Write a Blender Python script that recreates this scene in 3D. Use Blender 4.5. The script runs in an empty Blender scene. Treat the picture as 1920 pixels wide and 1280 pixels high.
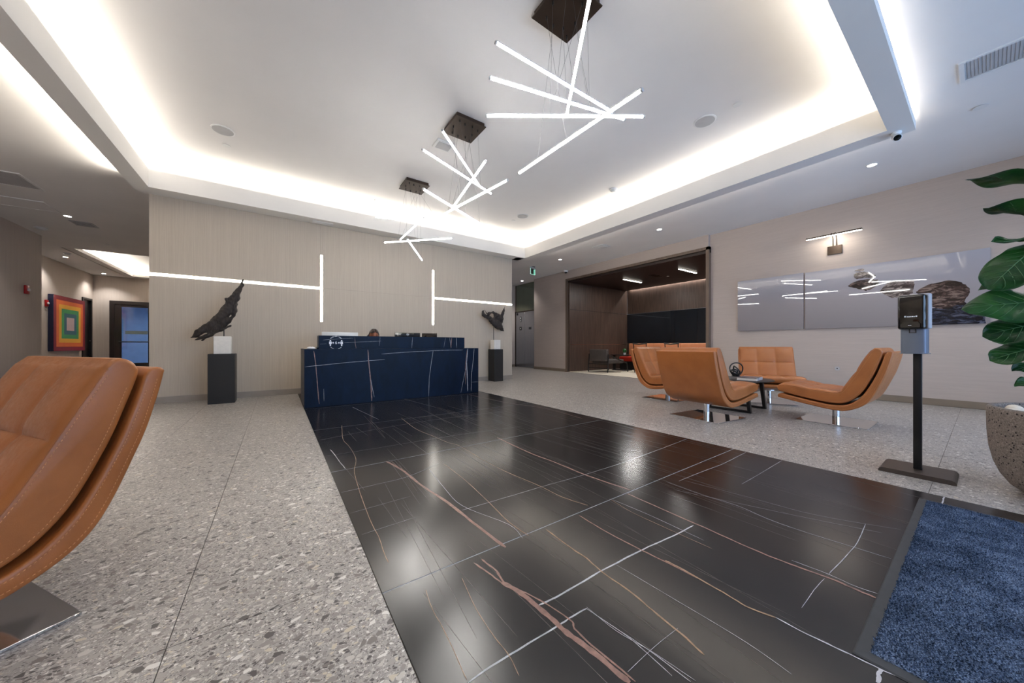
import bpy, bmesh, math, random
from mathutils import Vector, Matrix, Quaternion
import numpy as np
PI = math.pi
rnd = random.Random(7)
S = bpy.context.scene
COL = S.collection

# ------------------------------------------------------------------ camera, sky, lights, exposure
cam_d = bpy.data.cameras.new('camera')
cam = bpy.data.objects.new('camera', cam_d); COL.objects.link(cam)
YAW = math.atan(440 / 625.0)
cam.location = (0, 0, 0.90)
cam.rotation_euler = (PI / 2, 0, -YAW)
cam_d.sensor_width = 36.0
cam_d.lens = 36.0 * 625.0 / 1920.0
cam_d.shift_y = 7.0 / 1920.0
cam_d.clip_start = 0.02
S.camera = cam

W = bpy.data.worlds.new('world'); S.world = W; W.use_nodes = True
wb = W.node_tree.nodes['Background']
wb.inputs[0].default_value = (0.45, 0.66, 1.0, 1); wb.inputs[1].default_value = 3.0

S.view_settings.view_transform = 'Standard'
S.view_settings.look = 'None'
S.view_settings.exposure = 0.90
S.view_settings.gamma = 1.0
S.view_settings.use_curve_mapping = False
cy = S.cycles
cy.use_denoising = True
cy.max_bounces = 9; cy.diffuse_bounces = 5; cy.glossy_bounces = 5; cy.transmission_bounces = 6
cy.transparent_max_bounces = 8
cy.sample_clamp_indirect = 6.0
cy.caustics_reflective = False; cy.caustics_refractive = False

WARM = (1.0, 0.915, 0.78)
NEUT = (1.0, 0.97, 0.94)
def area(name, loc, d, sx, sy, power, col=WARM, spread=PI):
    l = bpy.data.lights.new(name, 'AREA'); l.shape = 'RECTANGLE'; l.size = sx; l.size_y = sy
    l.energy = power; l.color = col; l.spread = spread
    o = bpy.data.objects.new(name, l); COL.objects.link(o); o.location = loc
    d = Vector(d).normalized()
    o.rotation_euler = d.to_track_quat('-Z', 'Y').to_euler()
    return o
def strip(name, a, b, d, w, power_m, col=WARM, spread=PI):
    """an LED tape lying from a to b, shining along d"""
    a = Vector(a); b = Vector(b); L = (b - a).length
    l = bpy.data.lights.new(name, 'AREA'); l.shape = 'RECTANGLE'; l.size = L; l.size_y = w
    l.energy = power_m * L; l.color = col; l.spread = spread
    o = bpy.data.objects.new(name, l); COL.objects.link(o); o.location = (a + b) / 2
    x = (b - a).normalized(); z = -Vector(d).normalized(); y = z.cross(x).normalized(); z = x.cross(y)
    o.rotation_euler = Matrix((x, y, z)).transposed().to_euler()
    return o
PM = 3.4
strip('cove_led', (-1.50, 7.10, 3.468), (5.33, 7.10, 3.468), (0, -0.75, 0.65), 0.03, PM)
strip('cove_led', (-1.60, 0.66, 3.468), (-1.60, 6.99, 3.468), (0.75, 0, 0.65), 0.03, PM)
strip('cove_led', (5.43, 0.66, 3.468), (5.43, 6.99, 3.468), (-0.75, 0, 0.65), 0.03, PM)
strip('cove_led', (-1.50, 0.56, 3.468), (5.33, 0.56, 3.468), (0, 0.75, 0.65), 0.03, PM)
strip('cove_led_outer', (-1.695, 0.5, 3.262), (-1.695, 6.95, 3.262), (-0.94, 0, 0.33), 0.02, 4.2, spread=2.2)
strip('cove_led_outer', (-1.6, 0.455, 3.245), (5.5, 0.455, 3.245), (0, -0.6, 0.8), 0.02, 10.0)
strip('cove_led_outer', (5.56, 0.5, 3.262), (5.56, 6.8, 3.262), (0.75, 0, 0.65), 0.02, 2.0)
strip('corridor_led', (-4.34, 13.4, 3.40), (-4.34, 17.5, 3.40), (0.6, 0, 0.8), 0.03, 12.0)
strip('corridor_led', (-4.3, 17.56, 3.40), (-1.8, 17.56, 3.40), (0, -0.6, 0.8), 0.03, 12.0)
strip('alcove_wash', (11.13, 3.8, 3.07), (11.13, 7.9, 3.07), (0.12, 0, -1), 0.03, 5.0, NEUT)
# daylight through the entrance glazing, and an added lamp behind the corridor door
pt = area('daylight_portal', (4.2, -2.28, 1.5), (0, 1, 0), 6.9, 2.9, 1.0)
pt.data.cycles.is_portal = True
def fill_spot(x, y, z, pw, ang=2.5):
    l = bpy.data.lights.new('downlight_or_fill', 'SPOT'); l.energy = pw; l.color = NEUT; l.spot_size = ang; l.spot_blend = 0.7; l.shadow_soft_size = 0.06
    o = bpy.data.objects.new('downlight_or_fill', l); COL.objects.link(o); o.location = (x, y, z)
for x in (-3.0, -0.6, 1.9, 4.4, 6.77): fill_spot(x, -1.1, 3.37, 27)          # fill spots added out of view, without fixtures
for y in (1.6, 4.6): fill_spot(-3.1, y, 3.30, 170, 1.5)  # added fill, bounced off the floor to lift the left ceiling
area('door_blue_fill', (-4.0, 19.6, 2.9), (0, -0.3, -1), 1.2, 1.2, 26, (0.66, 0.80, 1.0))  # unseen lamp added to turn the corridor door glass blue

# ------------------------------------------------------------------ helpers
def lin(r, g, b):
    f = lambda c: (c / 12.92 if c <= 0.04045 else ((c + 0.055) / 1.055) ** 2.4)
    return (f(r / 255), f(g / 255), f(b / 255), 1)
class N:
    """tiny node-graph helper"""
    def __init__(s, name):
        s.m = bpy.data.materials.new(name); s.m.use_nodes = True
        s.t = s.m.node_tree; s.b = s.t.nodes['Principled BSDF']; s.out = s.t.nodes['Material Output']
    def n(s, typ, **kw):
        x = s.t.nodes.new(typ)
        for k, v in kw.items(): setattr(x, k, v)
        return x
    def l(s, a, b): s.t.links.new(a, b)
    def pos(s): return s.n('ShaderNodeNewGeometry').outputs['Position']
    def objc(s): return s.n('ShaderNodeTexCoord').outputs['Object']
    def mapv(s, v, scale=(1, 1, 1), rot=(0, 0, 0), loc=(0, 0, 0)):
        x = s.n('ShaderNodeMapping'); s.l(v, x.inputs['Vector'])
        x.inputs['Scale'].default_value = scale; x.inputs['Rotation'].default_value = rot
        x.inputs['Location'].default_value = loc
        return x.outputs[0]
    def noise(s, v, scale, detail=3, rough=0.5, dist=0):
        x = s.n('ShaderNodeTexNoise'); s.l(v, x.inputs['Vector'])
        x.inputs['Scale'].default_value = scale; x.inputs['Detail'].default_value = detail
        x.inputs['Roughness'].default_value = rough; x.inputs['Distortion'].default_value = dist
        return x
    def vor(s, v, scale, feature='F1'):
        x = s.n('ShaderNodeTexVoronoi', feature=feature); s.l(v, x.inputs['Vector'])
        x.inputs['Scale'].default_value = scale
        return x
    def ramp(s, f, stops, interp='LINEAR'):
        x = s.n('ShaderNodeValToRGB'); s.l(f, x.inputs[0]); cr = x.color_ramp; cr.interpolation = interp
        while len(cr.elements) < len(stops): cr.elements.new(0.5)
        for e, (p, c) in zip(cr.elements, stops):
            e.position = p; e.color = c if len(c) == 4 else (*c, 1)
        return x.outputs[0]
    def mix(s, f, a, b, mode='MIX'):
        x = s.n('ShaderNodeMix', data_type='RGBA', blend_type=mode)
        for i, v in ((0, f), (6, a), (7, b)):
            if hasattr(v, 'links') or isinstance(v, bpy.types.NodeSocket): s.l(v, x.inputs[i])
            else: x.inputs[i].default_value = v
        return x.outputs[2]
    def math(s, op, a, b=0.0):
        x = s.n('ShaderNodeMath', operation=op)
        for i, v in ((0, a), (1, b)):
            if isinstance(v, bpy.types.NodeSocket): s.l(v, x.inputs[i])
            else: x.inputs[i].default_value = v
        return x.outputs[0]
    def bump(s, h, strength=0.2, dist=0.01):
        x = s.n('ShaderNodeBump'); s.l(h, x.inputs['Height'])
        x.inputs['Strength'].default_value = strength; x.inputs['Distance'].default_value = dist
        s.l(x.outputs[0], s.b.inputs['Normal'])
    def set(s, col=None, rough=None, metal=None, spec=None, coat=None, trans=None, ior=None, emit=None, emits=None, alpha=None):
        I = s.b.inputs
        for k, v in (('Base Color', col), ('Roughness', rough), ('Metallic', metal), ('Specular IOR Level', spec),
                     ('Coat Weight', coat), ('Transmission Weight', trans), ('IOR', ior), ('Emission Color', emit),
                     ('Emission Strength', emits), ('Alpha', alpha)):
            if v is None: continue
            if isinstance(v, bpy.types.NodeSocket): s.l(v, I[k])
            else: I[k].default_value = v
        return s
def simple(name, col, rough=0.5, metal=0.0, spec=0.5, var=0.06, vscale=6.0, bump=0.0, bscale=200.0, coat=0.0, stretch=(1, 1, 1)):
    g = N(name); v = g.mapv(g.objc(), stretch)
    nz = g.noise(v, vscale, 4)
    a = tuple(c * (1 - var) for c in col[:3]) + (1,); b = tuple(min(1, c * (1 + var)) for c in col[:3]) + (1,)
    g.set(col=g.ramp(nz.outputs['Fac'], [(0.3, a), (0.7, b)]), rough=rough, metal=metal, spec=spec, coat=coat)
    if bump: g.bump(g.noise(v, bscale, 3).outputs['Fac'], bump, 0.004)
    return g.m
def emis(name, col, strength):
    g = N(name); g.set(col=(0.8, 0.8, 0.8, 1), emit=(*col, 1), emits=strength, rough=0.4)
    return g.m

# ---- materials
MT = {}
def wallcover(name, a, b, sx, sz, vert=True):
    g = N(name); p = g.pos()
    sc = (sx, sx, sz) if vert else (sz, sz, sx)
    n1 = g.noise(g.mapv(p, sc), 1.0, 4, 0.65)
    n2 = g.noise(g.mapv(p, tuple(c * 0.22 for c in sc)), 1.0, 3, 0.5)
    f = g.math('ADD', g.math('MULTIPLY', n1.outputs['Fac'], 0.6), g.math('MULTIPLY', n2.outputs['Fac'], 0.4))
    g.set(col=g.ramp(f, [(0.36, a), (0.64, b)]), rough=0.62, spec=0.3)
    g.bump(n1.outputs['Fac'], 0.12, 0.002)
    return g.m
MT['feature'] = wallcover('feature_wallcover', lin(180, 169, 155), lin(194, 183, 169), 260, 3.0)
MT['taupe'] = wallcover('taupe_wallcover', lin(181, 168, 159), lin(188, 175, 166), 160, 6.0, False)
MT['corr'] = wallcover('corridor_wallcover', lin(188, 176, 166), lin(199, 188, 178), 200, 3.0)
MT['plaster'] = simple('ceiling_plaster', lin(234, 232, 231), 0.75, spec=0.2, var=0.02, vscale=1.5, bump=0.04, bscale=90)
MT['lip'] = simple('cove_plaster', lin(226, 224, 221), 0.7, spec=0.2, var=0.02, vscale=1.5)
MT['base_grey'] = simple('skirting_grey', lin(148, 140, 132), 0.5)
MT['base_brown'] = simple('skirting_taupe', lin(128, 114, 98), 0.5)
MT['grout'] = simple('joint_filler', lin(104, 98, 92), 0.8)
MT['jointline'] = simple('pale_joint', lin(150, 155, 165), 0.5)
def terrazzo():
    g = N('terrazzo'); p = g.pos()
    dn = g.noise(p, 22, 2)
    off = g.n('ShaderNodeVectorMath', operation='MULTIPLY_ADD'); g.l(dn.outputs['Color'], off.inputs[0])
    off.inputs[1].default_value = (0.022, 0.022, 0.0); g.l(p, off.inputs[2])
    v = off.outputs[0]
    base = g.ramp(g.noise(p, 160, 3, 0.7).outputs['Fac'], [(0.35, lin(146, 141, 138)), (0.65, lin(168, 163, 159))])
    col = base
    PAL = [(0.0, lin(76, 71, 70)), (0.13, lin(116, 109, 105)), (0.3, lin(138, 132, 128)), (0.48, lin(158, 152, 147)), (0.70, lin(188, 183, 177)), (0.86, lin(216, 213, 208)), (0.95, lin(192, 182, 164))]
    for sc, thr, edge in ((210, 0.30, 0.10), (96, 0.46, 0.10), (42, 0.70, 0.09)):
        vv = g.mapv(v, (1.0, 1.35, 1.0), (0, 0, sc * 0.1), (sc, sc * 0.7, 0))
        e = g.vor(vv, sc, 'DISTANCE_TO_EDGE'); c = g.vor(vv, sc)
        sep = g.n('ShaderNodeSeparateColor'); g.l(c.outputs['Color'], sep.inputs[0])
        chip = g.math('MULTIPLY', g.math('GREATER_THAN', e.outputs['Distance'], edge), g.math('GREATER_THAN', sep.outputs[0], thr))
        col = g.mix(chip, col, g.ramp(sep.outputs[1], PAL, 'CONSTANT'))
    g.set(col=col, rough=0.30, spec=0.5)
    return g.m
MT['terrazzo'] = terrazzo()
def marble(name, a, b, rough, spec=0.55):
    g = N(name); p = g.pos()
    n1 = g.noise(g.mapv(p, (7.0, 0.8, 3.0)), 1.0, 5, 0.6, 0.6)
    g.set(col=g.ramp(n1.outputs['Fac'], [(0.35, a), (0.7, b)]), rough=rough, spec=spec)
    return g.m
MT['black_marble'] = marble('black_marble', lin(22, 21, 23), lin(36, 33, 33), 0.19)
MT['blue_cast_marble'] = marble('marble_blue_cast', lin(2, 14, 32), lin(4, 21, 46), 0.36, 0.14)  # presumably the same black stone; the blue cast is put into the colour
MT['vP'] = simple('vein_pink', lin(134, 102, 92), 0.3, var=0.35, vscale=40)
MT['vT'] = simple('vein_tan', lin(150, 122, 98), 0.3, var=0.3, vscale=30)
MT['vW'] = simple('vein_white', lin(176, 176, 182), 0.3, var=0.25, vscale=30)
MT['vH'] = simple('vein_hairline', lin(78, 72, 70), 0.3, var=0.3, vscale=30)
def leather():
    g = N('cognac_leather'); v = g.objc()
    n1 = g.noise(v, 5, 4, 0.6); cr = g.vor(v, 320, 'DISTANCE_TO_EDGE')
    n3 = g.noise(v, 60, 4, 0.6)
    g.set(col=g.ramp(n1.outputs['Fac'], [(0.3, lin(152, 90, 44)), (0.7, lin(166, 101, 52))]),
          rough=g.ramp(n3.outputs['Fac'], [(0.3, (0.32, 0.32, 0.32)), (0.7, (0.46, 0.46, 0.46))]), spec=0.5)
    h = g.math('ADD', g.math('MULTIPLY', cr.outputs['Distance'], 0.35), g.math('MULTIPLY', n3.outputs['Fac'], 1.0))
    g.bump(h, 0.22, 0.003)
    return g.m
MT['leather'] = leather()
MT['thread'] = simple('pale_thread', lin(206, 142, 92), 0.6)
MT['chrome'] = simple('polished_chrome', (0.72, 0.72, 0.74, 1), 0.05, 1.0, var=0.01)
MT['steel'] = simple('brushed_steel', lin(168, 170, 176), 0.22, 1.0, var=0.12, vscale=3, stretch=(60, 60, 1))
MT['bronze'] = simple('dark_bronze', lin(62, 50, 42), 0.4, 0.6, var=0.1)
MT['black'] = simple('satin_black', lin(22, 20, 20), 0.4, var=0.15)
MT['blackgloss'] = simple('gloss_black_plastic', lin(12, 12, 13), 0.08, var=0.1, coat=0.5)
MT['darkbrown'] = simple('matt_dark_brown', lin(58, 48, 42), 0.45, var=0.08)
MT['plinth'] = simple('plinth_black', lin(20, 18, 18), 0.55, var=0.1)
MT['whiteblk'] = simple('white_stone', lin(226, 222, 216), 0.5, var=0.04, vscale=20)
MT['white'] = simple('white_plastic', lin(226, 226, 226), 0.45, var=0.02)
MT['grille'] = simple('grille_grey', lin(182, 182, 184), 0.6, var=0.05)
MT['dark'] = simple('vent_dark', lin(60, 60, 62), 0.7)
def driftwood():
    g = N('charred_driftwood'); v = g.objc()
    n1 = g.noise(g.mapv(v, (1, 1, 0.35), (0, 0.7, 0)), 30, 5, 0.65)
    g.set(col=g.ramp(n1.outputs['Fac'], [(0.3, lin(18, 14, 13)), (0.62, lin(46, 37, 33)), (0.8, lin(84, 68, 58))]), rough=0.6)
    g.bump(n1.outputs['Fac'], 0.8, 0.02)
    return g.m
MT['driftwood'] = driftwood()
def wood(name, a, b, c):
    g = N(name); p = g.pos()
    n1 = g.noise(g.mapv(p, (55, 55, 2.0)), 1.0, 4, 0.6)
    g.set(col=g.ramp(n1.outputs['Fac'], [(0.3, a), (0.5, b), (0.72, c)]), rough=0.42, spec=0.4)
    return g.m
MT['walnut'] = wood('dark_walnut', lin(58, 45, 39), lin(74, 58, 50), lin(92, 75, 64))
MT['walnut_dark'] = wood('darkest_walnut', lin(34, 22, 18), lin(42, 28, 23), lin(52, 36, 30))
MT['frame_wood'] = wood('frame_walnut', lin(98, 82, 70), lin(112, 95, 82), lin(124, 107, 93))
def smoked():
    g = N('smoked_mirror'); nz = g.noise(g.pos(), 2.0, 2)
    g.set(col=g.ramp(nz.outputs['Fac'], [(0.3, lin(20, 23, 28)), (0.7, lin(28, 33, 40))]), rough=0.04, spec=0.6)
    return g.m
MT['smoked'] = smoked()
MT['mirror_green'] = simple('green_tinted_mirror', (0.30, 0.33, 0.25, 1), 0.06, 1.0, var=0.03)
def glass(name, tint, refl=0.12):
    g = N(name); nz = g.noise(g.pos(), 1.0, 1)
    tr = g.n('ShaderNodeBsdfTransparent'); gl = g.n('ShaderNodeBsdfGlossy'); gl.inputs['Roughness'].default_value = 0.02
    g.l(g.ramp(nz.outputs['Fac'], [(0.3, tint), (0.7, tuple(min(1, c * 1.03) for c in tint[:3]) + (1,))]), tr.inputs[0])
    fr = g.n('ShaderNodeFresnel'); fr.inputs[0].default_value = 1.5
    mx = g.n('ShaderNodeMixShader'); g.l(g.math('ADD', fr.outputs[0], refl - 0.05), mx.inputs[0])
    g.l(tr.outputs[0], mx.inputs[1]); g.l(gl.outputs[0], mx.inputs[2]); g.l(mx.outputs[0], g.out.inputs[0])
    return g.m
MT['glass'] = glass('window_glass', (0.92, 0.95, 0.97, 1))
MT['glass_green'] = glass('green_sign_glass', (0.66, 0.90, 0.82, 1), 0.10)
def artglass():
    g = N('acrylic_print'); tc = g.n('ShaderNodeTexCoord')
    sp = g.n('ShaderNodeSeparateXYZ'); g.l(tc.outputs['Generated'], sp.inputs[0])
    nz = g.noise(tc.outputs['Object'], 1.2, 3)
    f = g.math('ADD', sp.outputs[2], g.math('MULTIPLY', g.math('SUBTRACT', nz.outputs['Fac'], 0.5), 0.12))
    g.set(col=g.ramp(f, [(0.0, lin(138, 132, 134)), (0.45, lin(152, 146, 149)), (1.0, lin(168, 166, 174))]), rough=0.0, spec=0.6, coat=0.3)
    return g.m
MT['artglass'] = artglass()
def rockprint(name, stops):
    g = N(name); v = g.objc()
    n1 = g.noise(g.mapv(v, (1, 5, 16)), 1.6, 6, 0.7, 0.8)
    g.set(col=g.ramp(n1.outputs['Fac'], stops), rough=0.03, spec=0.6, coat=0.3)
    return g.m
MT['rock'] = rockprint('printed_rock', [(0.40, lin(44, 36, 36)), (0.5, lin(92, 80, 78)), (0.60, lin(168, 156, 148))])
MT['rockdark'] = rockprint('printed_rock_brown', [(0.40, lin(30, 20, 20)), (0.5, lin(62, 46, 44)), (0.60, lin(124, 106, 98))])
MT['sea'] = rockprint('printed_dark_water', [(0.42, lin(14, 15, 22)), (0.52, lin(34, 38, 52)), (0.62, lin(86, 90, 106))])
def matpile():
    g = N('navy_carpet_pile'); p = g.pos()
    n1 = g.noise(p, 240, 2); n2 = g.noise(p, 9, 3)
    f = g.math('ADD', g.math('MULTIPLY', n1.outputs['Fac'], 0.7), g.math('MULTIPLY', n2.outputs['Fac'], 0.3))
    g.set(col=g.ramp(f, [(0.36, lin(32, 42, 60)), (0.5, lin(66, 82, 108)), (0.66, lin(126, 144, 172))]), rough=0.9, spec=0.1)
    g.bump(n1.outputs['Fac'], 0.6, 0.006)
    return g.m
MT['pile'] = matpile()
MT['rubber'] = simple('black_rubber', lin(46, 50, 56), 0.55, var=0.15, vscale=20)
def concrete():
    g = N('speckled_concrete'); v = g.objc()
    n1 = g.noise(v, 110, 4, 0.7); pit = g.vor(v, 62); sep = g.n('ShaderNodeSeparateColor'); g.l(pit.outputs['Color'], sep.inputs[0])
    hole = g.math('MULTIPLY', g.math('LESS_THAN', pit.outputs['Distance'], 0.32), g.math('GREATER_THAN', sep.outputs[0], 0.62))
    c = g.ramp(n1.outputs['Fac'], [(0.3, lin(92, 84, 80)), (0.5, lin(124, 114, 108)), (0.72, lin(158, 148, 140))])
    g.set(col=g.mix(hole, c, lin(46, 42, 42)), rough=0.8, spec=0.25)
    h = g.math('SUBTRACT', g.math('MULTIPLY', n1.outputs['Fac'], 0.4), hole); g.bump(h, 0.5, 0.006)
    return g.m
MT['concrete'] = concrete()
def leafm(name, a, b):
    g = N(name); v = g.objc(); n1 = g.noise(v, 9, 4)
    g.set(col=g.ramp(n1.outputs['Fac'], [(0.3, a), (0.7, b)]), rough=0.30, spec=0.5)
    g.bump(g.noise(v, 30, 3).outputs['Fac'], 0.25, 0.01)
    return g.m
MT['leaf'] = leafm('leaf_green', lin(18, 62, 34), lin(48, 104, 44))
MT['leafrib'] = simple('leaf_rib', lin(66, 108, 62), 0.4)
MT['bark'] = simple('bark', lin(96, 78, 62), 0.8, var=0.2, vscale=30, bump=0.4, bscale=60)
MT['pebble'] = simple('pale_pebble', lin(226, 214, 198), 0.5, var=0.06, vscale=10)
MT['soil'] = simple('soil', lin(48, 38, 32), 0.9, var=0.3, vscale=60, bump=0.6)
MT['red'] = simple('alarm_red', lin(168, 26, 30), 0.35)
MT['redcloth'] = simple('red_upholstery', lin(176, 36, 18), 0.6)
MT['peach'] = simple('peach_leather', lin(206, 138, 96), 0.5)
MT['greycloth'] = simple('grey_upholstery', lin(74, 66, 62), 0.7)
MT['rug'] = simple('pale_rug', lin(208, 198, 180), 0.9, var=0.08, vscale=3)
MT['skin'] = simple('skin', lin(150, 92, 66), 0.5, var=0.05)
MT['hair'] = simple('dark_hair', lin(36, 22, 18), 0.45, var=0.25, vscale=40)
MT['shirt'] = simple('black_blouse', lin(30, 30, 36), 0.7)
MT['trouser'] = simple('charcoal_trousers', lin(40, 40, 44), 0.8)
MT['silver'] = simple('silver_plastic', lin(206, 206, 204), 0.35, 0.1, var=0.02)
MT['bookgrey'] = simple('book_cover', lin(84, 78, 84), 0.4, var=0.05)
MT['bookwhite'] = simple('book_jacket', lin(196, 198, 206), 0.4, var=0.03)
MT['paper'] = simple('paper', lin(226, 216, 204), 0.8, var=0.05, stretch=(1, 1, 90))
MT['tray'] = simple('drip_tray_grey', lin(118, 128, 146), 0.32, 0.5, var=0.04)
MT['greyplast'] = simple('grey_plastic', lin(176, 174, 178), 0.4, var=0.03)
MT['decal'] = simple('decal_white', lin(236, 238, 244), 0.5, var=0.01)
MT['officeblue'] = simple('pale_blue_wall', lin(170, 190, 214), 0.7)
MT['cable'] = simple('steel_cable', lin(96, 94, 96), 0.5, 0.4)
MT['E_tube'] = emis('tube_diffuser', (1.0, 0.97, 0.92), 27.0)
MT['E_strip'] = emis('strip_diffuser', (1.0, 0.95, 0.86), 10.0)
MT['E_down'] = emis('downlight_lens', (1.0, 0.94, 0.84), 12.0)
MT['E_alcove'] = emis('alcove_diffuser', (1.0, 0.93, 0.82), 8.0)
MT['signedge'] = emis('sign_edge_light', (0.45, 1.0, 0.78), 0.55)
MT['frost'] = simple('frosted_film', lin(120, 138, 140), 0.6)
MT['darkframe'] = simple('dark_door_frame', lin(34, 28, 26), 0.45)
MT['navycanvas'] = simple('canvas_edge', lin(22, 26, 58), 0.6)
for k, c in enumerate([(128, 22, 40), (206, 70, 70), (222, 110, 50), (232, 172, 54), (212, 196, 90), (60, 140, 80), (50, 96, 110), (132, 134, 168), (206, 178, 178)]):
    MT['b%d' % k] = simple('painted_band', lin(*c), 0.6, var=0.04)

class MB:
    """collects shapes into one bmesh"""
    def __init__(s): s.bm = bmesh.new()
    def box(s, x0, y0, z0, x1, y1, z1, bev=0.0, seg=2):
        r = bmesh.ops.create_cube(s.bm, size=1.0)
        vs = r['verts']
        for v in vs:
            v.co = Vector(((x0 + x1) / 2 + v.co.x * (x1 - x0), (y0 + y1) / 2 + v.co.y * (y1 - y0), (z0 + z1) / 2 + v.co.z * (z1 - z0)))
        if bev > 0:
            es = list({e for v in vs for e in v.link_edges})
            bmesh.ops.bevel(s.bm, geom=es, offset=bev, segments=seg, affect='EDGES', profile=0.5)
        return s
    def tube(s, pts, r, n=10, cap=True, closed=False):
        """round tube through pts; r a number or one radius per point"""
        pts = [Vector(p) for p in pts]; m = len(pts)
        rs = [r] * m if isinstance(r, (int, float)) else list(r)
        rings = []; prev = None
        for i, p in enumerate(pts):
            if closed: t = pts[(i + 1) % m] - pts[i - 1]
            else: t = pts[min(i + 1, m - 1)] - pts[max(i - 1, 0)]
            t.normalize()
            if prev is None:
                a = Vector((0, 0, 1)) if abs(t.z) < 0.9 else Vector((1, 0, 0))
                u = t.cross(a).normalized()
            else:
                u = (prev - t * prev.dot(t)).normalized()
            prev = u; w = t.cross(u)
            rings.append([s.bm.verts.new(p + (u * math.cos(2 * PI * k / n) + w * math.sin(2 * PI * k / n)) * rs[i]) for k in range(n)])
        for i in range(m if closed else m - 1):
            A, B = rings[i], rings[(i + 1) % m]
            for k in range(n): s.bm.faces.new((A[k], A[(k + 1) % n], B[(k + 1) % n], B[k]))
        if cap and not closed:
            s.bm.faces.new(rings[0][::-1]); s.bm.faces.new(rings[-1])
        return s
    def lathe(s, prof, n=32, c=(0, 0, 0), cap=True):
        rings = []
        for r, z in prof:
            rings.append([s.bm.verts.new((c[0] + r * math.cos(2 * PI * k / n), c[1] + r * math.sin(2 * PI * k / n), c[2] + z)) for k in range(n)])
        for A, B in zip(rings, rings[1:]):
            for k in range(n): s.bm.faces.new((A[k], A[(k + 1) % n], B[(k + 1) % n], B[k]))
        if cap:
            s.bm.faces.new(rings[0][::-1]); s.bm.faces.new(rings[-1])
        return s
    def prism(s, poly, fn, d0, d1):
        """poly of 2-D points; fn(a, b, d) gives the 3-D point"""
        A = [s.bm.verts.new(fn(a, b, d0)) for a, b in poly]; B = [s.bm.verts.new(fn(a, b, d1)) for a, b in poly]
        n = len(poly)
        s.bm.faces.new(A[::-1]); s.bm.faces.new(B)
        for k in range(n): s.bm.faces.new((A[k], A[(k + 1) % n], B[(k + 1) % n], B[k]))
        return s
    def quad(s, *pts):
        s.bm.faces.new([s.bm.verts.new(p) for p in pts]); return s
    def mesh(s, name, mat, smooth=False, recalc=True):
        if recalc: bmesh.ops.recalc_face_normals(s.bm, faces=s.bm.faces[:])
        me = bpy.data.meshes.new(name); s.bm.to_mesh(me); s.bm.free()
        if smooth: me.polygons.foreach_set('use_smooth', [True] * len(me.polygons))
        if smooth == 'auto': me.set_sharp_from_angle(angle=math.radians(40))
        if mat is not None: me.materials.append(MT[mat] if isinstance(mat, str) else mat)
        return me
    def build(s, name, mat, parent=None, smooth='auto', kind=None, label=None, loc=None):
        return link(name, s.mesh(name, mat, smooth), parent, kind, label, loc)
def link(name, me, parent=None, kind=None, label=None, loc=None):
    o = bpy.data.objects.new(name, me); COL.objects.link(o)
    if parent is not None: o.parent = parent
    if kind: o['kind'] = kind
    if label: o['label'] = label
    if loc is not None: o.location = loc
    return o
def thing(name, label, cat, loc=(0, 0, 0), rz=0.0, group=None):
    o = bpy.data.objects.new(name, None); COL.objects.link(o)
    o.empty_display_size = 0.1; o.location = loc; o.rotation_euler = (0, 0, rz)
    o['label'] = label; o['category'] = cat
    if group: o['group'] = group
    return o
def tag(o, label, cat, group=None):
    o['label'] = label; o['category'] = cat
    if group: o['group'] = group
    return o
def kids(o): return [c for c in bpy.data.objects if c.parent == o]
def dup(root, loc, rz, label, group=None):
    r = root.copy(); COL.objects.link(r); r.location = loc; r.rotation_euler = (0, 0, rz); r['label'] = label
    if group: r['group'] = group
    for ch in kids(root):
        c = ch.copy(); COL.objects.link(c); c.parent = r
        for gch in kids(ch):
            d = gch.copy(); COL.objects.link(d); d.parent = c
    return r
def textmesh(body, size, align='CENTER'):
    cu = bpy.data.curves.new('t', 'FONT'); cu.body = body; cu.size = size; cu.align_x = align; cu.align_y = 'CENTER'; cu.extrude = 0.0004
    o = bpy.data.objects.new('t', cu); COL.objects.link(o)
    dg = bpy.context.evaluated_depsgraph_get()
    me = bpy.data.meshes.new_from_object(o.evaluated_get(dg))
    V = [v.co.copy() for v in me.vertices]; F = [tuple(p.vertices) for p in me.polygons]
    bpy.data.objects.remove(o); bpy.data.curves.remove(cu); bpy.data.meshes.remove(me)
    return V, F
def addraw(mb, V, F, M):
    vs = [mb.bm.verts.new(M @ v) for v in V]
    for f in F:
        try: mb.bm.faces.new([vs[i] for i in f])
        except ValueError: pass

def ST(name, mb, mat, parent=None, **k):
    return mb.build(name, mat, parent, kind=None if parent is not None else 'structure', **k)

# ------------------------------------------------------------------ floor
# slab under everything; the tiles lie on it with open joints
floor = ST('floor', MB().box(-5.5, -2.3, -0.12, 11.5, 18.2, -0.004), 'grout')
TG = 0.0014
def tile_mesh(name, w, d, mat, h=0.012, bev=0.0012):
    return MB().box(-w / 2 + TG, -d / 2 + TG, -h, w / 2 - TG, d / 2 - TG, 0.0).mesh(name, mat)
tw, td = 0.60, 1.20
tm = tile_mesh('terrazzo_tile', tw, td, 'terrazzo')
def lay(x0, x1, y0, y1):
    """terrazzo tiles on a straight grid, cut pieces at the far sides"""
    x = x0
    while x < x1 - 0.02:
        w = min(tw, x1 - x); y = y0
        while y < y1 - 0.02:
            d = min(td, y1 - y)
            me = tm if (w > tw - 1e-4 and d > td - 1e-4) else tile_mesh('terrazzo_tile', w, d, 'terrazzo')
            link('terrazzo_tile', me, floor, loc=(x + w / 2, y + d / 2, 0))
            y += d
        x += w
lay(0.31 - 0.58 - 0.60 * 7, 0.31 - 0.58, -2.2, 7.40)          # left of the black strip
lay(0.31 - 0.58, 0.31, -2.2, 7.40)
lay(3.24, 8.04, -2.2, 7.40)                                          # right of it
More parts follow.
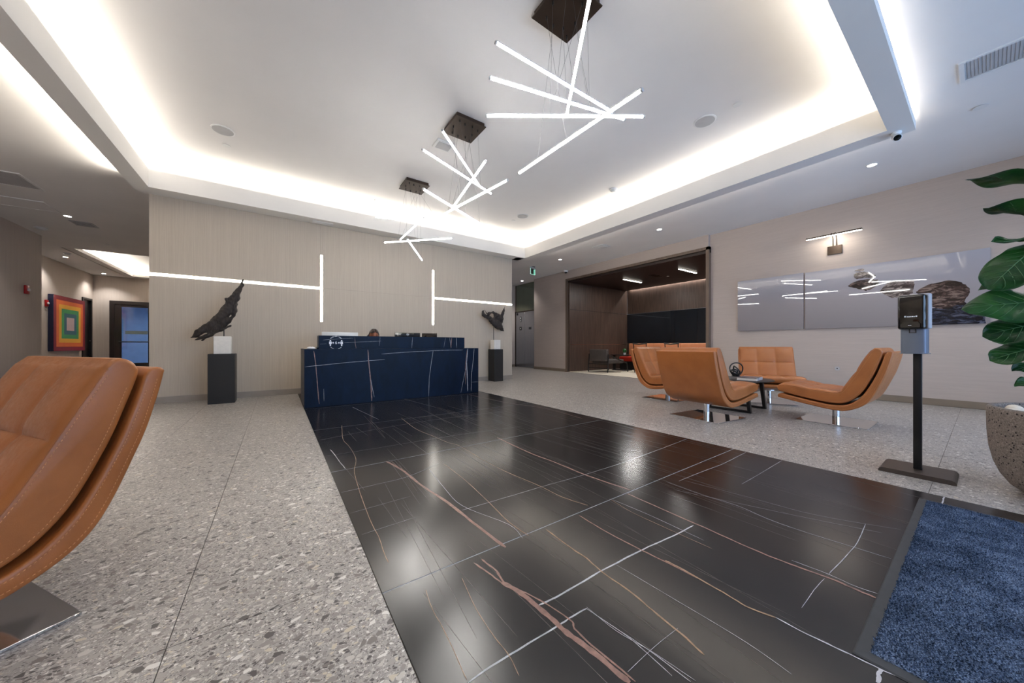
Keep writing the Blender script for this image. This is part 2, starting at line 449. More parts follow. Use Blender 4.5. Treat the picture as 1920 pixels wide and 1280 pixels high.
lay(-5.19, -1.59, 7.40, 17.8)                                        # corridor on the left
lay(5.20, 8.28, 7.40, 11.5)                                          # lift lobby
# black marble slabs, five courses across the strip, with pale joint strips between them
ys = [-2.2, -1.57, -0.155, 1.26, 2.67, 4.085, 5.495, 7.33]
for a, b in zip(ys, ys[1:]):
    me = MB().box(0.312, a + 0.003, -0.012, 3.238, b - 0.003, 0.0).mesh('marble_slab', 'black_marble')
    link('marble_slab', me, floor)
for y in ys[1:-1]:
    MB().box(0.312, y - 0.0022, -0.01, 3.238, y + 0.0022, -0.0004).build('joint_strip', 'jointline', floor)
# measured stone veins, driftwood shapes and print outlines (metres)
FLOOR_VEINS = [
('P',0.030,[(0.691,2.678),(0.735,2.439),(0.754,2.103),(0.795,1.763),(0.812,1.465),(0.829,1.230)]),
('P',0.006,[(0.723,2.668),(0.731,2.425)]),
('T',0.008,[(1.033,2.375),(1.027,2.050),(1.008,1.819),(0.987,1.594),(0.964,1.399),(0.970,1.242)]),
('T',0.009,[(1.254,4.159),(1.220,3.547),(1.258,3.178),(1.291,2.863),(1.332,2.703),(1.320,2.235),(1.334,1.936),(1.372,1.625),(1.379,1.441),(1.427,1.285)]),
('P',0.024,[(1.755,2.747),(1.726,2.226),(1.747,1.903),(1.753,1.589),(1.797,1.275)]),
('W',0.005,[(0.316,2.266),(0.520,2.268),(0.735,2.281),(1.004,2.395)]),
('W',0.007,[(0.824,1.644),(1.077,1.635),(1.372,1.625),(1.769,1.604),(2.354,1.606),(3.250,1.654)]),
('W',0.016,[(0.738,0.892),(0.843,0.881),(1.046,0.881),(1.310,0.870),(1.524,0.852),(1.699,0.841)]),
('W',0.013,[(0.416,0.795),(0.548,0.795),(0.724,0.788),(0.786,0.788),(0.866,0.785)]),
('P',0.014,[(1.304,1.239),(1.296,1.036),(1.310,0.870),(1.322,0.739),(1.330,0.618)]),
('P',0.034,[(0.696,1.056),(0.718,0.982),(0.732,0.905),(0.739,0.788),(0.747,0.720),(0.757,0.630),(0.770,0.546)]),
('P',0.014,[(0.665,1.219),(0.687,1.109),(0.698,1.036)]),
('P',0.016,[(0.705,1.222),(0.717,1.122),(0.703,1.044)]),
('P',0.011,[(0.707,1.026),(0.746,0.935),(0.786,0.788),(0.769,0.751),(0.772,0.659),(0.780,0.539)]),
('T',0.012,[(1.074,1.237),(1.066,1.084),(1.066,0.973),(1.054,0.876),(1.057,0.750),(1.043,0.649),(1.034,0.548),(1.014,0.471)]),
('W',0.006,[(0.863,0.788),(0.879,0.684),(0.896,0.572),(0.902,0.453)]),
('W',0.005,[(0.867,0.755),(0.885,0.628),(0.879,0.491)]),
('T',0.006,[(0.595,4.180),(0.515,3.550),(0.522,3.273),(0.509,2.871),(0.446,2.561),(0.404,2.073),(0.390,1.803),(0.388,1.628),(0.379,1.526),(0.376,1.422)]),
('W',0.007,[(0.893,5.308),(1.007,4.222)]),
('W',0.012,[(0.373,3.256),(0.388,3.024),(0.401,2.760),(0.406,2.687)]),
('T',0.004,[(0.447,1.187),(0.432,1.091),(0.430,0.989),(0.422,0.871),(0.416,0.802)]),
('T',0.004,[(0.584,1.166),(0.556,1.004),(0.548,0.885),(0.550,0.798),(0.538,0.731)]),
('W',0.004,[(0.328,3.633),(0.910,3.765),(1.606,3.832),(2.563,3.774)]),
('P',0.012,[(2.854,5.413),(2.926,4.441),(2.985,4.142),(3.117,3.589),(3.063,2.853)]),
('W',0.003,[(0.312,1.958),(0.650,1.973)]),
('W',0.003,[(0.328,1.706),(0.591,1.718)]),
('W',0.003,[(0.311,3.078),(0.882,3.063),(1.525,3.044),(2.231,2.962)]),
('W',0.006,[(1.597,1.251),(1.611,1.029),(1.608,0.747)]),
('W',0.005,[(1.707,5.791),(1.879,4.569)]),
('W',0.006,[(0.901,2.322),(0.863,1.983),(0.848,1.692),(0.951,1.380),(0.936,1.243)]),
('P',0.018,[(1.734,1.247),(1.726,1.023),(1.724,0.839),(1.719,0.664),(1.718,0.533),(1.729,0.444),(1.745,0.351),(1.741,0.288),(1.742,0.219)]),
('W',0.007,[(1.759,0.467),(1.771,0.356),(1.764,0.285),(1.777,0.221)]),
('T',0.013,[(1.327,0.771),(1.330,0.692),(1.329,0.550),(1.323,0.476),(1.348,0.399)]),
('W',0.012,[(1.348,0.399),(1.349,0.324),(1.359,0.273),(1.364,0.216),(1.368,0.168),(1.387,0.112)]),
('W',0.006,[(2.096,1.211),(2.089,0.990),(2.108,0.802),(2.077,0.644),(2.076,0.516),(2.092,0.390),(2.113,0.227)]),
('W',0.008,[(2.175,1.169),(2.515,1.160),(2.773,1.148),(3.225,1.159)]),
('W',0.005,[(2.460,0.910),(2.761,0.909),(3.235,0.915)]),
('W',0.006,[(1.775,0.354),(1.959,0.344),(2.169,0.336),(2.423,0.347)]),
('W',0.004,[(1.468,0.362),(1.615,0.362),(1.726,0.357)]),
('T',0.005,[(1.591,1.268),(1.561,1.094),(1.563,0.926),(1.570,0.696)]),
('W',0.003,[(2.016,1.119),(2.126,0.856),(2.232,0.592),(2.372,0.283)]),
('W',0.003,[(2.213,1.151),(2.279,0.819),(2.331,0.523),(2.489,0.237)]),
('W',0.014,[(3.242,0.141),(3.166,0.141),(3.085,0.141)]),
('W',0.020,[(1.371,0.166),(1.339,0.165),(1.307,0.166)]),
('W',0.004,[(1.135,0.871),(1.150,0.622),(1.161,0.417),(1.150,0.305)]),
('W',0.004,[(0.869,0.789),(0.873,0.669),(0.901,0.555),(0.917,0.447)]),
('W',0.003,[(0.789,0.567),(0.921,0.568),(1.040,0.562)]),
]
DESK_VEINS = [
('P',0.012,0,[(0.430,0.818),(0.452,0.623),(0.474,0.367),(0.492,0.128),(0.501,0.042)]),
('W',0.006,0,[(0.322,0.590),(0.548,0.611),(0.859,0.636),(1.193,0.657),(1.424,0.670)]),
('P',0.018,0,[(1.167,0.829),(1.179,0.654),(1.201,0.413),(1.219,0.172),(1.224,0.015)]),
('W',0.006,0,[(1.214,0.357),(1.236,0.208),(1.263,0.076)]),
('W',0.006,0,[(1.369,0.758),(1.744,0.785),(2.257,0.806),(2.827,0.816)]),
('W',0.007,0,[(2.246,0.810),(2.203,0.544),(2.171,0.301),(2.161,0.006)]),
('W',0.016,0,[(2.929,0.837),(2.900,0.586),(2.912,0.344),(2.924,0.037)]),
('W',0.006,0,[(2.888,0.477),(2.827,0.218),(2.784,0.022)]),
('W',0.007,0,[(3.061,0.836),(3.036,0.582),(3.003,0.340),(2.998,0.031)]),
('W',0.004,0,[(3.011,0.202),(3.149,0.202)]),
('W',0.004,0,[(0.556,0.259),(0.560,0.079)]),
('P',0.008,0,[(2.912,0.826),(2.875,0.521),(2.880,0.171)]),
('P',0.008,1,[(1.013,1.027),(1.016,0.930),(1.033,0.837)]),
('W',0.005,1,[(1.400,1.029),(1.387,0.893)]),
('W',0.006,1,[(1.945,1.040),(1.929,0.841)]),
('P',0.012,1,[(2.691,1.046),(2.672,0.848)]),
('W',0.005,1,[(2.648,1.045),(2.684,0.848)]),
('W',0.007,1,[(2.788,1.047),(2.797,0.847)]),
('W',0.003,1,[(2.566,1.044),(2.531,0.848)]),
('W',0.004,1,[(0.529,0.916),(0.615,0.924)]),
('W',0.003,1,[(0.856,0.939),(1.418,0.971)]),
('W',0.003,1,[(0.568,0.979),(0.991,1.014)]),
]
DW1=[ [(-0.450,1.971,0.004),(-0.467,1.890,0.016),(-0.508,1.781,0.033),(-0.562,1.672,0.051),(-0.622,1.528,0.064),(-0.668,1.422,0.069),(-0.752,1.307,0.060),(-0.854,1.201,0.053),(-0.953,1.115,0.047),(-1.033,1.039,0.027),(-1.075,1.018,0.005)] ,
[(-0.606,1.213,0.004),(-0.659,1.177,0.018),(-0.755,1.135,0.028),(-0.844,1.066,0.025),(-0.912,0.998,0.012),(-0.946,0.970,0.004)] ,
[(-0.810,1.093,0.025),(-0.910,1.041,0.027),(-0.984,1.006,0.015),(-1.033,0.976,0.005)] ,
[(-0.663,1.640,0.008),(-0.650,1.589,0.018),(-0.617,1.548,0.029)] ,
[(-0.495,1.747,0.005),(-0.515,1.675,0.016),(-0.549,1.586,0.027),(-0.562,1.480,0.032),(-0.589,1.357,0.024),(-0.642,1.286,0.029)] ,
[(-0.668,1.233,0.034),(-0.707,1.198,0.029),(-0.810,1.144,0.033)]
,[(-0.880,1.085,0.045),(-0.760,1.190,0.052),(-0.630,1.330,0.052)]]
DW2=[ [(4.166,1.776,0.006),(4.163,1.718,0.027),(4.176,1.652,0.042),(4.243,1.623,0.039),(4.340,1.586,0.043),(4.428,1.523,0.067),(4.527,1.460,0.088),(4.618,1.403,0.098),(4.689,1.338,0.062),(4.777,1.268,0.008)] ,
[(4.340,1.586,0.027),(4.310,1.660,0.031),(4.340,1.703,0.027),(4.428,1.719,0.024),(4.527,1.696,0.032),(4.597,1.641,0.057),(4.648,1.541,0.082),(4.638,1.438,0.073)] ,
[(4.808,1.892,0.006),(4.771,1.821,0.017),(4.740,1.751,0.033),(4.709,1.663,0.041),(4.668,1.559,0.070)] ,
[(4.205,1.770,0.008),(4.253,1.698,0.012),(4.301,1.667,0.016)] ,
[(4.507,1.695,0.028),(4.507,1.619,0.036),(4.487,1.534,0.048)] ]
ROCKS={
'stack top':[(1.295,2.161),(1.244,2.186),(1.173,2.180),(1.176,2.152),(1.220,2.143)],
'mid':[(1.296,2.105),(1.268,2.135),(1.173,2.134),(1.104,2.097),(1.040,2.053),(1.045,2.021),(1.081,2.007),(1.173,2.034),(1.256,2.019),(1.286,2.044)],
'low':[(1.368,1.919),(1.316,1.967),(1.220,1.999),(1.116,2.003),(1.014,1.975),(1.003,1.929),(1.014,1.884),(1.081,1.836),(1.150,1.808),(1.220,1.844),(1.292,1.878)],
'two':[(0.995,1.784),(0.948,1.858),(0.894,1.931),(0.778,1.929),(0.676,1.916),(0.634,1.898),(0.636,1.813),(0.646,1.706),(0.716,1.676),(0.862,1.654),(0.937,1.719)],
'three':[(0.617,1.726),(0.577,1.766),(0.501,1.816),(0.407,1.832),(0.308,1.851),(0.220,1.818),(0.160,1.766),(0.127,1.697),(0.135,1.627),(0.169,1.545),(0.177,1.489),(0.246,1.481),(0.299,1.442),(0.389,1.443),(0.482,1.489),(0.520,1.614),(0.597,1.692)],
'dark':[(0.496,1.460),(0.389,1.458),(0.299,1.472),(0.177,1.525),(0.127,1.455),(0.077,1.366),(-0.000,1.290),(-0.002,1.179),(0.211,1.189),(0.496,1.188)],
}

def ribbon(mb, pts, w, fn, rr, taper=True):
    """a flat, slightly wandering strip of stone along pts"""
    P = [Vector((a, b, 0)) for a, b in pts]; out = [P[0]]
    for a, b in zip(P, P[1:]):
        k = max(1, int((b - a).length / 0.05))
        out += [a.lerp(b, (i + 1) / k) for i in range(k)]
    n = len(out); L = []; R = []
    drift = 0.0
    for i, p in enumerate(out):
        t = (out[min(i + 1, n - 1)] - out[max(i - 1, 0)]).normalized(); q = Vector((-t.y, t.x, 0))
        drift = 0.85 * drift + rr.uniform(-1, 1) * min(w, 0.008) * 0.25
        ww = w * rr.uniform(0.7, 1.05) * 0.5
        if taper and (i == 0 or i == n - 1): ww *= 0.4
        c = p + q * drift
        L.append(mb.bm.verts.new(fn(*(c + q * ww).xy))); R.append(mb.bm.verts.new(fn(*(c - q * ww).xy)))
    for i in range(n - 1): mb.bm.faces.new((L[i], L[i + 1], R[i + 1], R[i]))
vr = random.Random(3)
def curve(pts):
    if len(pts) < 3: return pts
    P = [Vector((a, b)) for a, b in pts]; out = []
    for i in range(len(P) - 1):
        a, b, c, d = P[max(i - 1, 0)], P[i], P[i + 1], P[min(i + 2, len(P) - 1)]
        for j in range(5):
            u = j / 5
            q = 0.5 * ((2 * b) + (c - a) * u + (2 * a - 5 * b + 4 * c - d) * u * u + (3 * b - a - 3 * c + d) * u ** 3)
            out.append((q.x, q.y))
    return out + [tuple(P[-1])]
for k, (c, w, pts) in enumerate(FLOOR_VEINS):
    pts = [(min(3.23, max(0.32, x)), y) for x, y in pts]
    mb = MB(); z = 0.0004 + 0.00002 * k
    ribbon(mb, curve(pts), w * (0.48 if c == 'W' else 0.62), lambda x, y: Vector((x, y, z)), vr)
    mb.build('marble_vein', 'v' + c, floor, smooth=False)
mb = MB()
for k in range(120):                                                   # hair-thin veins, far too many to single out
    x = vr.uniform(0.4, 3.15); y = vr.uniform(-0.1, 3.6); L = vr.uniform(0.4, 1.3); sl = vr.uniform(-0.10, 0.10)
    y1 = min(y + L, 5.45)
    ribbon(mb, [(x, y), (min(3.2, max(0.35, x + sl * L * 0.5)), (y + y1) / 2), (min(3.2, max(0.35, x + sl * L)), y1)], 0.0022, lambda a, b: Vector((a, b, 0.0003)), vr)
mb.build('hairline_vein', 'vH', floor, smooth=False, kind='stuff')

# ------------------------------------------------------------------ walls
def zwall(name, x0, y0, x1, y1, z1, mat, z0=0.0, parent=None):
    return ST(name, MB().box(min(x0, x1), min(y0, y1), z0, max(x0, x1), max(y0, y1), z1), mat, parent)
# feature wall behind the desk: core and wallcover panels with fine joints round the light lines
wall_back = zwall('wall_back', -1.595, 7.362, 5.165, 17.9, 3.75, 'corr')
PX = [(-1.600, 0.672), (0.718, 2.919), (2.965, 5.170)]
def wp(x0, z0, x1, z1): MB().box(x0, 7.346, z0, x1, 7.366, z1).build('wall_panel', 'feature', wall_back)
wp(-1.600, 2.016, 0.672, 3.21); wp(-1.600, 0.0, 0.672, 1.968)
wp(0.674, 2.634, 0.716, 3.21); wp(0.674, 0.0, 0.716, 1.346)
wp(0.718, 2.0, 2.919, 3.21); wp(0.718, 0.0, 2.919, 1.998)
wp(2.921, 2.634, 2.963, 3.21); wp(2.921, 0.0, 2.963, 1.366)
wp(2.965, 2.016, 5.170, 3.21); wp(2.965, 0.0, 5.170, 1.968)
ST('baseboard_back', MB().box(-1.606, 7.332, 0.0, 5.176, 7.348, 0.10), 'base_grey')
ST('baseboard_back_side', MB().box(5.168, 7.35, 0.0, 5.182, 11.5, 0.10), 'base_grey')
ST('baseboard_back_corridor', MB().box(-1.612, 7.35, 0.0, -1.595, 17.8, 0.10), 'base_grey')
# the four light lines set flush in it
def wall_strip(label, x0, z0, x1, z1):
    t = thing('wall_light_strip', label, 'wall light', ((x0 + x1) / 2, 7.346, (z0 + z1) / 2))
    w, h = (x1 - x0) / 2, (z1 - z0) / 2
    MB().box(-w, 0.004, -h, w, 0.014, h).build('housing', 'white', t)
    MB().box(-w + 0.002, -0.003, -h + 0.002, w - 0.002, 0.004, h - 0.002).build('diffuser', 'E_strip', t)
wall_strip('long horizontal light line on the feature wall, left of the desk, behind the tall driftwood', -1.598, 1.970, 0.670, 2.014)
wall_strip('vertical light line on the feature wall above the white monitor', 0.674, 1.350, 0.716, 2.632)
wall_strip('vertical light line on the feature wall right of the dark monitors', 2.921, 1.370, 2.963, 2.632)
wall_strip('short horizontal light line on the feature wall above the small driftwood', 2.967, 1.970, 5.168, 2.014)
# right wall, with the alcove opening
zwall('wall_right', 8.08, -2.3, 8.30, 3.62, 3.6, 'taupe')
zwall('wall_right_lintel', 8.0, 3.62, 8.14, 8.16, 3.6, 'taupe', 3.13)
zwall('wall_right_lobby', 8.0, 8.16, 8.30, 9.90, 3.6, 'taupe')
zwall('wall_lift_lobby', 5.16, 11.46, 8.60, 11.6, 3.6, 'corr')
ST('baseboard_right', MB().box(8.066, -2.2, 0, 8.082, 3.62, 0.10), 'base_brown')
ST('baseboard_right_lobby', MB().box(7.986, 8.18, 0, 8.002, 9.91, 0.10), 'base_brown')
ST('baseboard_lift_lobby', MB().box(5.18, 11.446, 0, 8.25, 11.462, 0.10), 'base_brown')
# left wall and corridor
zwall('wall_left', -4.50, -2.3, -4.30, 12.12, 3.6, 'corr')
zwall('wall_left_return', -5.40, 12.0, -4.48, 12.12, 3.6, 'corr')
wl = zwall('wall_left_corridor', -5.40, 12.12, -5.22, 16.97, 3.6, 'corr')
zwall('wall_left_corridor_end', -5.40, 17.66, -5.22, 17.95, 3.6, 'corr')
zwall('wall_left_corridor_head', -5.40, 16.97, -5.22, 17.66, 3.6, 'corr', 2.48)
zwall('wall_corridor_end', -5.40, 17.80, -4.84, 17.95, 3.6, 'corr')
zwall('wall_corridor_end_head', -4.84, 17.80, -1.58, 17.95, 3.6, 'corr', 2.48)
zwall('wall_corridor_end_right', -3.66, 17.80, -1.58, 17.95, 2.49, 'corr')
ST('baseboard_left', MB().box(-4.302, -2.2, 0, -4.286, 12.13, 0.10), 'base_brown')
ST('baseboard_left_corridor', MB().box(-5.222, 12.12, 0, -5.206, 16.9, 0.10), 'base_brown')
ST('baseboard_corridor_end', MB().box(-5.2, 17.784, 0, -4.9, 17.802, 0.10), 'base_brown')
# front wall with the entrance glazing (behind the camera)
zwall('wall_front', -4.5, -2.40, 0.7, -2.20, 3.6, 'taupe')
zwall('wall_front_head', 0.7, -2.40, 7.7, -2.20, 3.6, 'taupe', 3.0)
zwall('wall_front_corner', 7.7, -2.40, 8.3, -2.20, 3.6, 'taupe')
for i in range(4):
    x0 = 0.7 + 1.75 * i; x1 = x0 + 1.75
    w = ST('window_%d' % (i + 1), MB().box(x0, -2.34, 0, x0 + 0.05, -2.26, 3.0).box(x1 - 0.05, -2.34, 0, x1, -2.26, 3.0)
           .box(x0 + 0.05, -2.34, 0, x1 - 0.05, -2.26, 0.08).box(x0 + 0.05, -2.34, 2.92, x1 - 0.05, -2.26, 3.0).box(x0 + 0.05, -2.33, 2.2, x1 - 0.05, -2.27, 2.25), 'black')
    MB().quad((x0 + 0.05, -2.30, 0.08), (x1 - 0.05, -2.30, 0.08), (x1 - 0.05, -2.30, 2.2), (x0 + 0.05, -2.30, 2.2)).build('pane', 'glass', w, smooth=False)
    MB().quad((x0 + 0.05, -2.30, 2.25), (x1 - 0.05, -2.30, 2.25), (x1 - 0.05, -2.30, 2.92), (x0 + 0.05, -2.30, 2.92)).build('pane', 'glass', w, smooth=False)

# ------------------------------------------------------------------ ceiling
ceiling = ST('ceiling', MB().box(-1.75, 0.42, 3.70, 5.66, 7.4, 3.80), 'plaster')      # the raised tray
def cpart(name, mb, mat='plaster'): return mb.build(name, mat, ceiling)
cpart('tray_riser', MB().box(-1.672, 0.49, 3.22, -1.652, 7.20, 3.71).box(5.482, 0.49, 3.22, 5.502, 7.20, 3.71)
      .box(-1.66, 0.49, 3.22, 5.49, 0.51, 3.71).box(-1.66, 7.17, 3.22, 5.49, 7.19, 3.71))
cpart('soffit_beam', MB().box(-1.73, 0.43, 3.21, -1.54, 7.36, 3.236).box(5.37, 0.43, 3.21, 5.60, 7.10, 3.236)
      .box(-1.54, 0.43, 3.21, 5.37, 0.61, 3.236).box(-1.54, 7.03, 3.21, 5.37, 7.36, 3.236).box(5.165, 7.10, 3.21, 5.60, 7.36, 3.236), 'lip')
cpart('cove_lip', MB().box(-1.565, 0.585, 3.236, -1.54, 7.055, 3.475).box(5.37, 0.585, 3.236, 5.395, 7.055, 3.475)
      .box(-1.54, 0.585, 3.236, 5.37, 0.61, 3.475).box(-1.54, 7.03, 3.236, 5.37, 7.055, 3.475), 'lip')
cpart('outer_lip', MB().box(-1.73, 0.43, 3.236, -1.715, 7.36, 3.245).box(5.585, 0.43, 3.236, 5.60, 7.36, 3.245)
      .box(-1.73, 0.43, 3.236, 5.60, 0.445, 3.30), 'lip')
cpart('outer_ceiling', MB().box(-4.4, -2.3, 3.34, -1.66, 12.6, 3.44).box(-5.3, 12.0, 3.34, -4.4, 18.0, 3.44)       # left
      .box(-4.40, 12.6, 3.34, -1.58, 13.25, 3.44))
cpart('outer_ceiling', MB().box(-1.66, -2.3, 3.41, 8.2, 0.50, 3.51).box(5.49, 0.50, 3.41, 8.2, 7.36, 3.51).box(5.16, 7.36, 3.41, 8.4, 11.6, 3.51))
cpart('corridor_recess', MB().box(-4.42, 13.2, 3.62, -1.58, 17.9, 3.70).box(-4.42, 13.2, 3.34, -4.40, 17.9, 3.63).box(-4.42, 13.23, 3.34, -1.58, 13.25, 3.63)
      .box(-4.42, 17.60, 3.34, -1.58, 17.62, 3.63).box(-4.40, 17.60, 3.34, -1.58, 18.0, 3.44))
cpart('corridor_lip', MB().box(-4.39, 13.25, 3.34, -4.20, 17.6, 3.355).box(-4.215, 13.25, 3.355, -4.20, 17.45, 3.42)
      .box(-4.20, 17.45, 3.34, -1.6, 17.6, 3.355).box(-4.20, 17.45, 3.355, -1.6, 17.465, 3.42), 'lip')

# ------------------------------------------------------------------ wood-lined alcove in the right wall
alc = ST('wall_alcove', MB().box(11.20, 3.55, 0, 11.32, 8.25, 3.3), 'walnut')
MB().box(11.16, 3.66, 0.0, 11.20, 8.06, 2.094).build('lower_panel', 'walnut', alc)
MB().box(11.16, 3.66, 2.108, 11.20, 8.06, 3.12).build('upper_panel', 'walnut', alc)
left = ST('wall_alcove_left', MB().box(8.30, 8.06, 0, 11.3, 8.2, 3.3), 'walnut')
for z0, z1 in ((0.0, 0.925), (0.935, 2.094), (2.108, 3.10)):
    MB().box(8.02, 8.045, z0, 11.17, 8.062, z1).build('wall_panel', 'walnut', left)
for z in (0.93, 2.101):
    MB().box(8.02, 8.040, z - 0.006, 11.17, 8.05, z + 0.006).build('metal_or_lit_strip', 'steel', left)
MB().box(11.152, 3.68, 2.095, 11.163, 8.04, 2.107).build('metal_or_lit_strip', 'steel', alc)
MB().box(11.148, 8.02, 2.11, 11.165, 8.046, 3.0).build('metal_or_lit_strip', 'steel', alc)  # bright upright standing in for the lit corner of the back wall
ST('wall_alcove_right', MB().box(8.10, 3.50, 0, 11.3, 3.66, 3.3), 'walnut')
ST('ceiling_alcove', MB().box(8.02, 3.6, 3.0, 11.06, 8.1, 3.06), 'walnut_dark')
MB().box(8.0, 3.6, 3.1, 11.3, 8.2, 3.14).build('slot_cover', 'walnut_dark', bpy.data.objects['ceiling_alcove'])
fr = ST('trim_1', MB().box(7.975, 3.60, 0, 8.10, 3.665, 3.135), 'frame_wood')
MB().box(7.975, 3.60, 3.07, 8.10, 8.185, 3.135).build('head_board', 'frame_wood', fr)
MB().box(7.975, 8.12, 0, 8.10, 8.185, 3.07).build('jamb_board', 'frame_wood', fr)
# smoked mirror panels on the back of the alcove
t = thing('smoked_mirror', 'dark smoked mirror band of three panes across the alcove back wall', 'mirror', (11.15, 5.9, 0.98))
for a, b in ((3.70, 5.38), (5.39, 6.13), (6.14, 8.03)):
    MB().box(-0.008, a - 5.9, 0.0, 0.008, b - 5.9, 1.11, 0.002, 1).build('pane', 'smoked', t)
def alc_light(label, x, y):
    t = thing('alcove_light', label, 'ceiling light', (x, y, 3.0))
    MB().box(-0.48, -0.035, -0.012, 0.48, 0.035, 0.0).build('housing', 'bronze', t)
    MB().box(-0.465, -0.025, -0.022, 0.465, 0.025, -0.012).build('diffuser', 'E_alcove', t)
alc_light('bright bar light on the dark alcove ceiling, the one nearer the lift', 9.44, 6.60)
alc_light('bright bar light on the dark alcove ceiling, the one nearer the wall art', 9.44, 4.82)
area('alcove_lamp', (9.44, 6.6, 2.96), (0, 0, -1), 0.9, 0.05, 14, NEUT)
area('alcove_lamp', (9.44, 4.82, 2.96), (0, 0, -1), 0.9, 0.05, 14, NEUT)
# rug
t = thing('alcove_rug', 'pale cream rug covering the alcove floor', 'rug', (9.55, 5.86, 0.0))
MB().box(-1.56, -2.18, 0.0, 1.60, 2.18, 0.012, 0.004, 1).build('pile', 'rug', t)
MB().box(-1.585, -2.19, 0.0, -1.56, 2.19, 0.010).build('edge_binding', 'base_grey', t)
# banquette along the back wall
t = thing('banquette', 'long banquette with peach leather back and red seat along the alcove back wall', 'bench', (10.75, 5.85, 0.012))
MB().box(-0.30, -2.0, 0.0, 0.36, 2.0, 0.30).build('plinth_base', 'black', t)
for i in range(4):
    MB().box(-0.36, -2.0 + i * 1.0 + 0.005, 0.30, 0.24, -1.005 + i * 1.0, 0.47, 0.03, 3).build('seat_cushion', 'redcloth', t)
    MB().box(0.22, -2.0 + i * 1.0 + 0.004, 0.40, 0.38, -1.004 + i * 1.0, 0.955, 0.035, 3).build('back_cushion', 'peach', t)
# grey low chair seen from behind
def low_chair(label, x, y, rz, cloth='greycloth', group=None):
    t = thing('low_armchair', label, 'chair', (x, y, 0.016), rz, group)       # faces +x
    MB().box(-0.50, -0.36, 0.36, -0.38, 0.36, 0.75, 0.03, 3).build('backrest', cloth, t)
    MB().box(-0.40, -0.34, 0.28, 0.42, 0.34, 0.42, 0.04, 3).build('seat', cloth, t)
    for s in (-1, 1):
        MB().tube([(-0.50, s * 0.40, 0.0), (-0.46, s * 0.40, 0.60)], 0.017, 8).build('leg', 'black', t)
        MB().tube([(0.54, s * 0.40, 0.0), (0.47, s * 0.40, 0.33)], 0.017, 8).build('leg', 'black', t)
        MB().tube([(-0.47, s * 0.40, 0.57), (0.0, s * 0.40, 0.43), (0.48, s * 0.40, 0.29)], 0.020, 8).build('arm', 'black', t)
    MB().tube([(-0.48, -0.40, 0.27), (-0.48, 0.40, 0.27)], 0.012, 8).tube([(-0.48, -0.40, 0.14), (-0.48, 0.40, 0.14)], 0.012, 8).build('cross_rail', 'black', t)
    return t
low_chair('low grey armchair with thin black frame by the dark alcove wall', 9.07, 7.30, 0.0)
# black side table holding the little plant
t = thing('side_table', 'small black side table with thin frame beside the low grey armchair', 'table', (10.02, 7.45, 0.012))
MB().box(-0.20, -0.30, 0.53, 0.20, 0.30, 0.555, 0.004, 1).build('tabletop', 'black', t)
MB().box(-0.16, 0.16, 0.02, -0.12, 0.26, 0.53).build('stem', 'black', t)
MB().box(-0.20, -0.28, 0.0, 0.20, 0.28, 0.022, 0.004, 1).build('foot_plate', 'black', t)
t = thing('potted_plant', 'tiny round dark plant in a white pot on the alcove side table', 'plant', (10.02, 7.33, 0.567))
MB().lathe([(0.038, 0), (0.046, 0.012), (0.05, 0.09), (0.044, 0.09), (0.042, 0.07)], 20).build('pot', 'white', t)
mb = MB(); bmesh.ops.create_icosphere(mb.bm, subdivisions=3, radius=0.075)
for v in mb.bm.verts: v.co = v.co * (1 + 0.16 * math.sin(31 * v.co.x + 17 * v.co.y) * math.cos(40 * v.co.z)) + Vector((0, 0, 0.135))
mb.build('foliage', 'leaf', t)
# two dark curved-back chairs half hidden behind the leather ones
def curved_chair(label, x, y, rz):
    t = thing('curved_back_chair', label, 'chair', (x, y, 0.014), rz)
    MB().box(-0.22, -0.23, 0.42, 0.24, 0.23, 0.47, 0.02, 2).build('seat', 'black', t)
    arc = [(-0.24 - 0.05 * math.cos(a), 0.25 * math.sin(a), 0.915 + 0.03 * abs(math.sin(a))) for a in [(-1.3 + 2.6 * k / 10) for k in range(11)]]
    MB().tube(arc, 0.019, 8).build('top_rail', 'black', t)
    for s in (-1, 1):
        MB().tube([(-0.23, s * 0.19, 0.0), (-0.22, s * 0.19, 0.45), (-0.262, s * 0.215, 0.93)], 0.014, 8).build('back_leg', 'black', t)
        MB().tube([(0.22, s * 0.20, 0.0), (0.20, s * 0.19, 0.44)], 0.014, 8).build('front_leg', 'black', t)
    return t
curved_chair('dark thin-railed chair in the alcove, the one nearer the grey armchair', 9.75, 6.40, 0.1)
curved_chair('dark thin-railed chair in the alcove, the one nearer the wood jamb', 9.75, 5.30, -0.1)

# ------------------------------------------------------------------ lift
t = thing('lift_doors', 'brushed steel lift doors with two panels at the end of the lobby', 'lift door', (8.25, 10.78, 0.0))
def liftleaf(y0, y1):
    o = MB().box(-0.02, y0, 0.01, 0.01, y1, 2.26, 0.004, 1).build('door_panel', 'steel', t); return o
pa = liftleaf(0.02, 0.62); pb = liftleaf(-0.60, 0.016)
